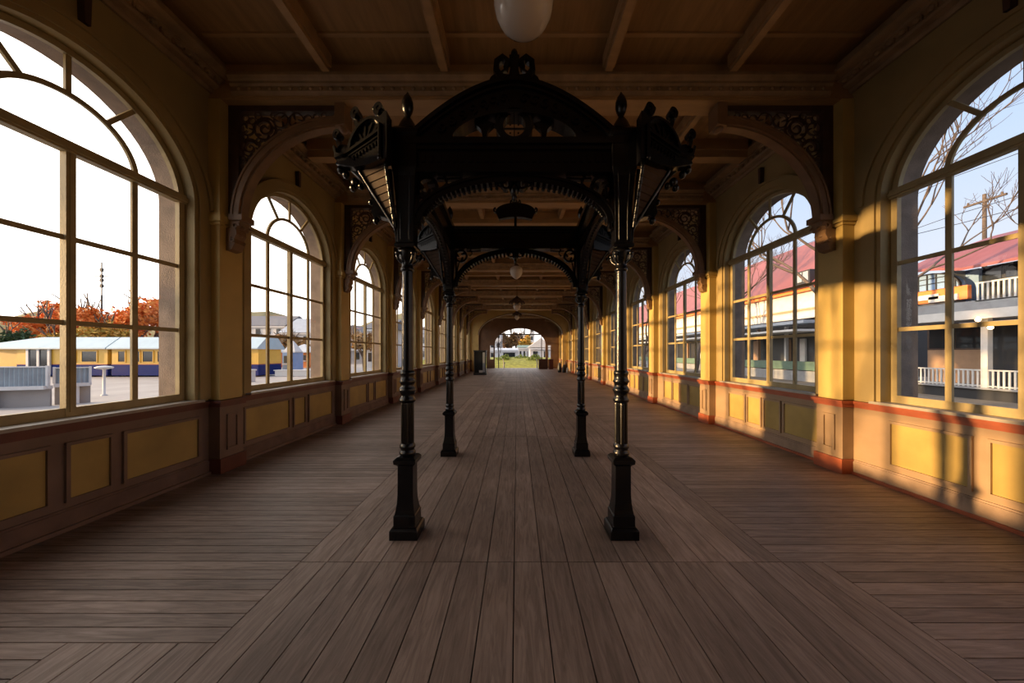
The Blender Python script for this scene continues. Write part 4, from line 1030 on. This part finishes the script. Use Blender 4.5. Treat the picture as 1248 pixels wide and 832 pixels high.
# people among the stalls (skinned bodies)
def person(x, y, rz, shirt, trousers, label, seed):
    rnd = random.Random(seed)
    J = {'pel': (0, 0, .92), 'wai': (0, 0, 1.08), 'che': (0, .01, 1.32), 'nec': (0, .02, 1.47), 'chn': (0, .0, 1.55), 'hea': (0, 0, 1.64), 'top': (0, .01, 1.73),
         'hl': (-.10, 0, .88), 'kl': (-.12, -.06, .50), 'al': (-.12, .03, .09), 'tl': (-.13, -.12, .03), 'hr': (.10, 0, .88), 'kr': (.12, -.02, .50), 'ar': (.13, .08, .10), 'tr': (.14, -.07, .03),
         'sl': (-.18, .02, 1.40), 'el': (-.24, .03, 1.12), 'wl': (-.24, -.08, .88), 'fl': (-.23, -.11, .79), 'sr': (.18, .02, 1.40), 'er': (.24, .02, 1.12), 'wr': (.22, -.10, .90), 'fr': (.21, -.13, .81)}
    R = {'pel': .13, 'wai': .12, 'che': .15, 'nec': .06, 'chn': .07, 'hea': .095, 'top': .06, 'hl': .09, 'kl': .06, 'al': .04, 'tl': .035, 'hr': .09, 'kr': .06, 'ar': .04, 'tr': .035, 'sl': .06, 'el': .045, 'wl': .03, 'fl': .03, 'sr': .06, 'er': .045, 'wr': .03, 'fr': .03}
    E = [('pel', 'wai'), ('wai', 'che'), ('che', 'nec'), ('nec', 'chn'), ('chn', 'hea'), ('hea', 'top'), ('pel', 'hl'), ('hl', 'kl'), ('kl', 'al'), ('al', 'tl'), ('pel', 'hr'), ('hr', 'kr'), ('kr', 'ar'), ('ar', 'tr'), ('che', 'sl'), ('sl', 'el'), ('el', 'wl'), ('wl', 'fl'), ('che', 'sr'), ('sr', 'er'), ('er', 'wr'), ('wr', 'fr')]
    ks = list(J); me = bpy.data.meshes.new('person'); me.from_pydata([J[k] for k in ks], [(ks.index(a), ks.index(b_)) for a, b_ in E], [])
    o = bpy.data.objects.new('person', me); col.objects.link(o)
    sk = o.modifiers.new('skin', 'SKIN'); 
    if not me.skin_vertices: me.skin_vertices.new()
    for i, k in enumerate(ks): me.skin_vertices[0].data[i].radius = (R[k], R[k] * .85)
    me.skin_vertices[0].data[0].use_root = True
    o.modifiers.new('sub', 'SUBSURF').levels = 1
    # clothing colours by height on the body
    m, nt, bs = new_mat('clothes'); N, Lk = nt.nodes, nt.links
    tc = N.new('ShaderNodeTexCoord'); sp = N.new('ShaderNodeSeparateXYZ'); Lk.new(tc.outputs['Object'], sp.inputs[0])
    mr = N.new('ShaderNodeMapRange'); mr.inputs[2].default_value = 1.8; Lk.new(sp.outputs[2], mr.inputs[0])
    rp = N.new('ShaderNodeValToRGB'); rp.color_ramp.interpolation = 'CONSTANT'; e = rp.color_ramp.elements
    e[0].position = 0; e[0].color = (.02, .02, .02, 1); e[1].position = .05; e[1].color = (*trousers, 1)
    for ps, c_ in ((.53, shirt), (.82, (.45, .27, .2)), (.94, (.05, .03, .02))): q = e.new(ps); q.color = (*c_, 1)
    Lk.new(mr.outputs[0], rp.inputs[0]); Lk.new(rp.outputs[0], bs.inputs['Base Color']); bs.inputs['Roughness'].default_value = .8
    me.materials.append(m)
    o.location = (x, y, -.3); o.rotation_euler = (0, 0, rz)
    tag(o, label, 'person')
person(p(318, 33), 33, .4, (.55, .55, .6), (.05, .05, .08), 'person in a pale top standing beside the end of the carriage', 1)
person(p(340, 36), 36, 2.0, (.08, .10, .25), (.03, .03, .04), 'person in dark clothes standing before the orange stall', 2)
person(p(356, 35), 35, -.6, (.6, .6, .62), (.08, .12, .3), 'person in a light top and blue trousers by the stalls', 3)

# ---- seen through the sunlit windows
BX = 20.0
t = tag(empty('verandah_building', (BX, 15, -.45)), 'two-storey building with white railings and a maroon roof across from the sunlit windows', 'building')
def B(name, mat, boxes, parent=t, bevel=0):
    m = MB()
    for q in boxes: m.box(q[0], q[1], q[2] - 15, q[3] - 15, q[4] + .45, q[5] + .45)
    return m.build(name, M[mat], parent, bevel=bevel)
YB0, YB1 = 2.0, 18.2
B('base_wall', 'dark', [(0, 1.6, YB0, YB1, -.45, .0)])
B('deck', 'grey', [(-.1, 6, YB0, YB1, .0, .08)])
B('ground_floor_wall', 'bluegrey', [(2.0, 6, YB0, YB1, .08, 3.0)])
B('tan_panel', 'tan', [(1.9, 2.0, 15.8, 18.2, .08, 1.75)])
w = B('dark_window', 'fret', [(1.88, 2.0, 15.8, 18.2, 1.72, 2.9)]); B('pane', 'darkglass', [(1.86, 1.9, 15.9, 17.0, 1.8, 2.8), (1.86, 1.9, 17.05, 18.1, 1.8, 2.8)], w)
B('timber_panel', 'tan', [(1.9, 2.0, 14.3, 14.7, .08, 3.0)])
w = B('dark_opening', 'dark', [(1.9, 2.05, 14.7, 15.7, .08, 3.0)])
w = B('doorway', 'fret', [(1.88, 2.0, 13.35, 14.0, .08, 2.6)])
B('white_panel', 'white', [(1.9, 2.0, 11.5, 13.2, .08, 2.0)])
w = B('window', 'dark', [(1.9, 2.0, 11.5, 13.0, 2.0, 3.0)])
for yy in (14.6, 11.0, 7.5, 18.1): B('verandah_post', 'white', [(-.02, .2, yy - .11, yy + .11, .08, 3.05)])
B('verandah_canopy', 'bluegrey', [(-.5, 2.2, YB0, YB1, 3.05, 3.3)]); B('canopy_edge', 'white', [(-.62, -.5, YB0, YB1, 3.0, 3.38)])
B('upper_floor_band', 'grey', [(.0, 6, YB0, YB1, 3.38, 3.85)])
def railing(y0, y1, z0, z1, x=0):
    q = [(x, x + .07, y0, y1, z1 - .06, z1), (x, x + .06, y0, y1, z0 + .04, z0 + .09)]
    yy = y0
    while yy < y1: q.append((x + .01, x + .045, yy, yy + .06, z0, z1)); yy += .16
    return B('railing', 'white', q)
railing(YB0, YB1, .08, .85); railing(YB0, 14.9, 3.75, 4.62)
B('upper_wall', 'bluegrey', [(1.2, 6, YB0, 15.9, 3.85, 5.4)])
B('blue_wall', 'lblue', [(.9, 1.25, 15.45, 16.2, 3.85, 5.4)])
w = B('upper_windows', 'dark', [(1.1, 1.2, 11.8, 15.5, 3.9, 5.45)]); B('pane', 'bluegrey', [(1.06, 1.12, a, a + .55, 4.4, 5.3) for a in (12.0, 12.7, 13.4)], w); B('pane', 'darkglass', [(1.06, 1.12, a, a + .6, 4.1, 5.3) for a in (14.1, 14.85)], w)
B('bay_wall', 'grey', [(.35, 6, 15.9, YB1, 3.85, 5.4)])
B('orange_board', 'orange', [(.2, .38, 15.3, YB1, 4.0, 4.62)])
B('pale_mural_board', 'white', [(.12, .22, 15.6, 16.7, 4.0, 4.28), (.12, .22, 16.3, YB1, 4.15, 4.4)])
# arched bay window
m = MB(); G = lambda u, v, w_: (w_, u - 15, v + .45)
aw_pts = [(16.75 + 1.25 * math.cos(PI * k / 16), 4.62 + .78 * math.sin(PI * k / 16)) for k in range(17)]
m.prism(aw_pts, G, .15, .40); w = m.build('arched_window', M['lblue'], t)
m = MB()
for k in range(-3, 4):
    u = 16.75 + k * .36; h_ = .74 * math.sqrt(1 - (k * .36 / 1.25) ** 2); m.box(.10, .16, u - .02 - 15, u + .02 - 15, 5.07, 5.07 + h_)
for v in (4.9, 5.15): m.box(.10, .16, 15.7 - 15, 17.8 - 15, v + .45, v + .48)
m.ribbon(aw_pts, .05, G, .08, .2); m.build('arched_window_bars', M['dark'], w)
# maroon roof with an eyebrow over the arched window
m = MB(); n = 60; vs = []
for i in range(n + 1):
    y = YB0 - .4 + (YB1 - YB0 + .8) * i / n
    e = max(0, 1 - ((y - 16.75) / 1.7) ** 2); brow = .30 * e
    vs += [(-.55, y - 15, 5.62 + brow), (-.55, y - 15, 5.74 + brow), (2.4, y - 15, 7.15 + brow * .6), (6, y - 15, 8.4), (6, y - 15, 8.2)]
m.add(vs, [(5 * i + k, 5 * i + 5 + k, 5 * i + 5 + (k + 1) % 5, 5 * i + (k + 1) % 5) for i in range(n) for k in range(5)])
m.add(vs[:5] + vs[-5:], [(0, 1, 2, 3, 4), (9, 8, 7, 6, 5)])
m.build('roof', M['maroon'], t)
for yy, zz in ((14.25, 2.95), (14.2, 2.62)):
    o = MB(); o.sphere((0, 0, 0), .085, 12, 8); o.lathe([(.05, .06), (.05, .1), (.02, .12)], 8)
    o = o.build('globe_light', M['lamp_on'], None, (BX - .75 if zz > 2.8 else BX - .30, yy, zz)); tag(o, 'glowing round light under the verandah canopy, ' + ('the upper of the pair' if zz > 2.8 else 'the lower of the pair'), 'light', 'lit globes on the verandah')
    l = bpy.data.lights.new('verandah_light', 'POINT'); l.energy = 5; l.color = (1, .6, .3); l.shadow_soft_size = .1
    lo = bpy.data.objects.new('verandah_light', l); col.objects.link(lo); lo.location = (BX - .95 if zz > 2.8 else BX - .5, yy, zz)

# long shed further down, maroon roof, pale wall, dark shop fronts
t2 = tag(empty('long_hall_building', (BX, 30, -.45)), 'long building with tall maroon roof and pale upper wall, behind the bare trees', 'building')
def B2(name, mat, boxes, parent=t2):
    m = MB()
    for q in boxes: m.box(q[0], q[1], q[2] - 30, q[3] - 30, q[4] + .45, q[5] + .45)
    return m.build(name, M[mat], parent)
B2('upper_wall', 'offwhite', [(.3, 9, 22.4, 75, 4.0, 6.0)])
B2('orange_fascia', 'orange', [(-.1, .3, 22.4, 75, 5.85, 6.12)])
B2('brown_band', 'tan', [(.2, .3, 22.4, 75, 4.55, 4.7)])
B2('awning', 'bluegrey', [(-1.2, .3, 22.4, 75, 3.55, 3.75)]); B2('lower_awning', 'white', [(-1.8, .3, 22.4, 75, 3.0, 3.14)])
B2('shop_wall', 'dark', [(.9, 9, 22.4, 75, 0, 4.0)])
B2('green_counter', 'greenpaint', [(.2, .9, 22.6, 70, .35, .95)])
B2('base_wall', 'grey', [(.3, .95, 22.4, 75, -.45, .3)])
for a in range(23, 60, 3): B2('shop_post', 'tan' if a % 2 else 'white', [(.5, .7, a, a + .18, .3, 3.6)])
for a in (23.2, 24.6, 26.0, 29.5, 33): B2('door_panel', 'offwhite' if a < 25 else 'tan', [(.75, .9, a, a + .45, .9, 2.6)])
m = MB(); vs = [(-.3, -7.8, 6.5), (-.3, 45, 6.5), (4.2, 45, 10.9), (4.2, -7.8, 10.9), (-.3, -7.8, 6.7), (-.3, 45, 6.7), (4.2, 45, 11.1), (4.2, -7.8, 11.1)]
m.add(vs, [(3, 2, 1, 0), (4, 5, 6, 7), (0, 1, 5, 4), (1, 2, 6, 5), (2, 3, 7, 6), (3, 0, 4, 7)]); m.build('roof', M['maroon'], t2)
w = B2('dormer_window', 'dark', [(-.35, .8, 22.9, 24.0, 6.3, 7.2)]); B2('pane', 'bluegrey', [(-.40, -.34, 23.0, 23.4, 6.45, 7.1), (-.40, -.34, 23.5, 23.9, 6.45, 7.1)], w)

bare_tree(15.0, 15.0, 12.6, 'bare tree with fine branches between the verandah building and the sunlit windows', 51, depth=7, sp=.65)
bare_tree(14.6, 28.0, 12.0, 'bare tree with fine branches further along, before the long maroon-roofed building', 52, depth=7, sp=.6)
bare_tree(13.5, 36, 11, 'bare tree outside the fourth sunlit window', 53, depth=5)
bare_tree(-12.5, 3.2, 7.0, 'bare tree in the yard beside the shaded wall', 54, zg=-.3, depth=5)
# poles and overhead wires on the sunlit side
def wire(pts, label, r=.02):
    out = []
    for (a, b_) in zip(pts[:-1], pts[1:]):
        a, b_ = Vector(a), Vector(b_)
        for k in range(8): t_ = k / 8; q = a.lerp(b_, t_); q.z -= .9 * 4 * t_ * (1 - t_) * .5; out.append(q)
    out.append(Vector(pts[-1])); m = MB(); m.tube(out, r, 5)
    o = m.build('overhead_wire', M['dark'], None); tag(o, label, 'wire', 'overhead wires on the sunlit side')
wire([(30, 4, 14.2), (30.6, 24, 13.9), (30, 55, 12.6)], 'highest thin overhead wire crossing the sky of the nearest sunlit window', .022)
wire([(30, 4, 12.2), (30.6, 24, 11.2), (30, 55, 11)], 'middle thin overhead wire crossing the sky of the nearest sunlit window', .022)
wire([(28, 4, 10.2), (28, 24, 9.9), (28, 55, 9.4)], 'lowest thin overhead wire, just over the maroon roof', .022)
def pole(x, y, h, label):
    m = MB(); m.tube([(0, 0, 0), (0, 0, h)], [.14, .09], 8); m.box(-.06, .06, -1.0, 1.0, h - .5, h - .38)
    for k in (-.8, 0, .8): m.lathe([(.05, h - .38), (.06, h - .3), (.03, h - .22)], 8, 0, k)
    o = m.build('utility_pole', M['bark'], None, (x, y, -.45)); tag(o, label, 'pole', 'utility poles behind the maroon roof')
pole(30, 21.9, 12.2, 'utility pole above the maroon roof, nearer the arched bay window')
pole(30, 18.2, 12.8, 'utility pole above the maroon roof, nearer the railed balcony')

# ---- beyond the far arch
g = MB(); vs = []; nx, ny = 30, 8
for j in range(ny + 1):
    for i in range(nx + 1):
        x = -12 + 26 * i / nx; y = 39.5 + 9 * j / ny; z = -.3 + 1.22 * math.sin(min(1, j / ny * 1.3) * PI / 2) + .06 * math.sin(x * 2.1 + j)
        vs.append((x, y, z))
g.add(vs, [(j * (nx + 1) + i, j * (nx + 1) + i + 1, (j + 1) * (nx + 1) + i + 1, (j + 1) * (nx + 1) + i) for j in range(ny) for i in range(nx)], True)
tag(g.build('lawn_bank', M['lawn']), 'sloping green lawn bank beyond the far arch', 'lawn', kind='structure')
rnd = random.Random(9)
for i, (x, y, r, lb) in enumerate(((-1.6, 44, .7, 'low yellow-green bush on the bank, behind the slim white post'), (.6, 45.5, .8, 'rounded yellow-green bush in the middle of the lawn bank'), (2.3, 43.5, .75, 'yellow-green bush on the bank towards the brown counter'))):
    m = MB(); leaves(m, (0, 0, .25), r, 500, .10, rnd, .3, (1.4, 1, .7)); o = m.build('garden_bush', M['hedge_leaf'], None, (x, y, .6)); tag(o, lb, 'bush', 'bushes on the lawn bank')
pp = lambda px, y: (px - 630) * y / 416
house(pp(604, 76), pp(637, 76), 76, 84, 2.3, .5, 'white', 'white', 'low long white building beyond the lawn bank', 1, 1, name='white_building', zg=-.1)
house(pp(632, 70), pp(646, 70), 70, 73.5, 3.0, .5, 'white', 'greenpaint', 'small white annex with dark windows next to the low white building', 3, 1, name='white_annex', zg=-.3)
house(pp(646, 58), pp(672, 58), 58, 68, 2.6, 1.6, 'white', 'offwhite', 'white gabled building with a grey window beside the annex', 2, 1, ridge_x=False, name='gabled_building', zg=-.1)
house(pp(596, 90), pp(611, 90), 90, 98, 7.6, .6, 'white', 'white', 'tall pale building at the edge of the far arch', 2, 3, name='pale_tower', zg=-.3)
house(pp(645.5, 110), pp(651, 110), 110, 114, 10.5, .4, 'white', 'white', 'slim white tower above the gabled building', 1, 4, name='white_tower', zg=-.3)
tree(pp(616, 106), 106, 8.6, 3.0, 'brown_leaf', 'brown tree behind the low white building', 'brown_tree', 2200, .4, 61)
tree(pp(628, 96), 96, 8.4, 3.0, 'brown_leaf', 'taller brown tree beside the golden one beyond the far arch', 'brown_tree', 2200, .4, 62)
tree(pp(640, 89), 89, 7.8, 1.9, 'gold_leaf', 'golden tree between the brown trees and the white tower', 'golden_tree', 1500, .35, 63)
bare_tree(pp(607, 50), 50, 4.4, 'slim bare tree inside the edge of the far arch', 64, zg=-.3, depth=4, sp=.3)

# ------------------------------------------------------------------ light
sd = Vector((1, .10, -.114)).normalized()
s = bpy.data.lights.new('sun', 'SUN'); s.energy = 7.0; s.angle = math.radians(1.2); s.color = (1, .62, .27)
so = bpy.data.objects.new('sun', s); col.objects.link(so); so.rotation_euler = sd.to_track_quat('-Z', 'Y').to_euler(); so.location = (-30, 0, 12)

w = bpy.data.worlds.new('sky'); bpy.context.scene.world = w; w.use_nodes = True
N, L = w.node_tree.nodes, w.node_tree.links; N.clear()
out = N.new('ShaderNodeOutputWorld'); bg = N.new('ShaderNodeBackground'); L.new(bg.outputs[0], out.inputs[0])
tc = N.new('ShaderNodeTexCoord'); sp = N.new('ShaderNodeSeparateXYZ'); L.new(tc.outputs['Generated'], sp.inputs[0])
up = N.new('ShaderNodeValToRGB'); up.color_ramp.elements[0].position = 0; up.color_ramp.elements[0].color = (.64, .55, .50, 1)
up.color_ramp.elements[1].position = .8; up.color_ramp.elements[1].color = (.24, .35, .58, 1)
e = up.color_ramp.elements.new(.12); e.color = (.56, .58, .64, 1)
e = up.color_ramp.elements.new(.38); e.color = (.40, .50, .68, 1)
L.new(sp.outputs[2], up.inputs[0])
dt = N.new('ShaderNodeVectorMath'); dt.operation = 'DOT_PRODUCT'; dt.inputs[1].default_value = (-sd.x, -sd.y * .3 + .25, -sd.z + .15); L.new(tc.outputs['Generated'], dt.inputs[0])
mr = N.new('ShaderNodeMapRange'); mr.inputs[1].default_value = -.15; mr.inputs[2].default_value = .85; L.new(dt.outputs['Value'], mr.inputs[0])
mx = N.new('ShaderNodeMix'); mx.data_type = 'RGBA'; L.new(mr.outputs[0], mx.inputs[0]); L.new(up.outputs[0], mx.inputs[6]); mx.inputs[7].default_value = (1.9, 1.75, 1.62, 1)
L.new(mx.outputs[2], bg.inputs[0]); bg.inputs[1].default_value = 1.15

# ------------------------------------------------------------------ camera
cam = bpy.data.cameras.new('camera'); co = bpy.data.objects.new('camera', cam); col.objects.link(co)
co.location = (0, 0, 1.56); co.rotation_euler = (PI / 2, 0, 0)
cam.sensor_width = 36; cam.lens = 12.0; cam.shift_x = -6 / 1248; cam.shift_y = 14 / 1248; cam.clip_start = .05; cam.clip_end = 2000
sc = bpy.context.scene; sc.camera = co
sc.view_settings.view_transform = 'Standard'; sc.view_settings.look = 'None'; sc.view_settings.gamma = 1; sc.view_settings.use_curve_mapping = False
sc.view_settings.exposure = .5
sc.cycles.use_denoising = True; sc.cycles.max_bounces = 8; sc.cycles.diffuse_bounces = 5; sc.cycles.glossy_bounces = 3; sc.cycles.transparent_max_bounces = 16
sc.cycles.sample_clamp_indirect = 4; sc.cycles.caustics_reflective = False; sc.cycles.caustics_refractive = False
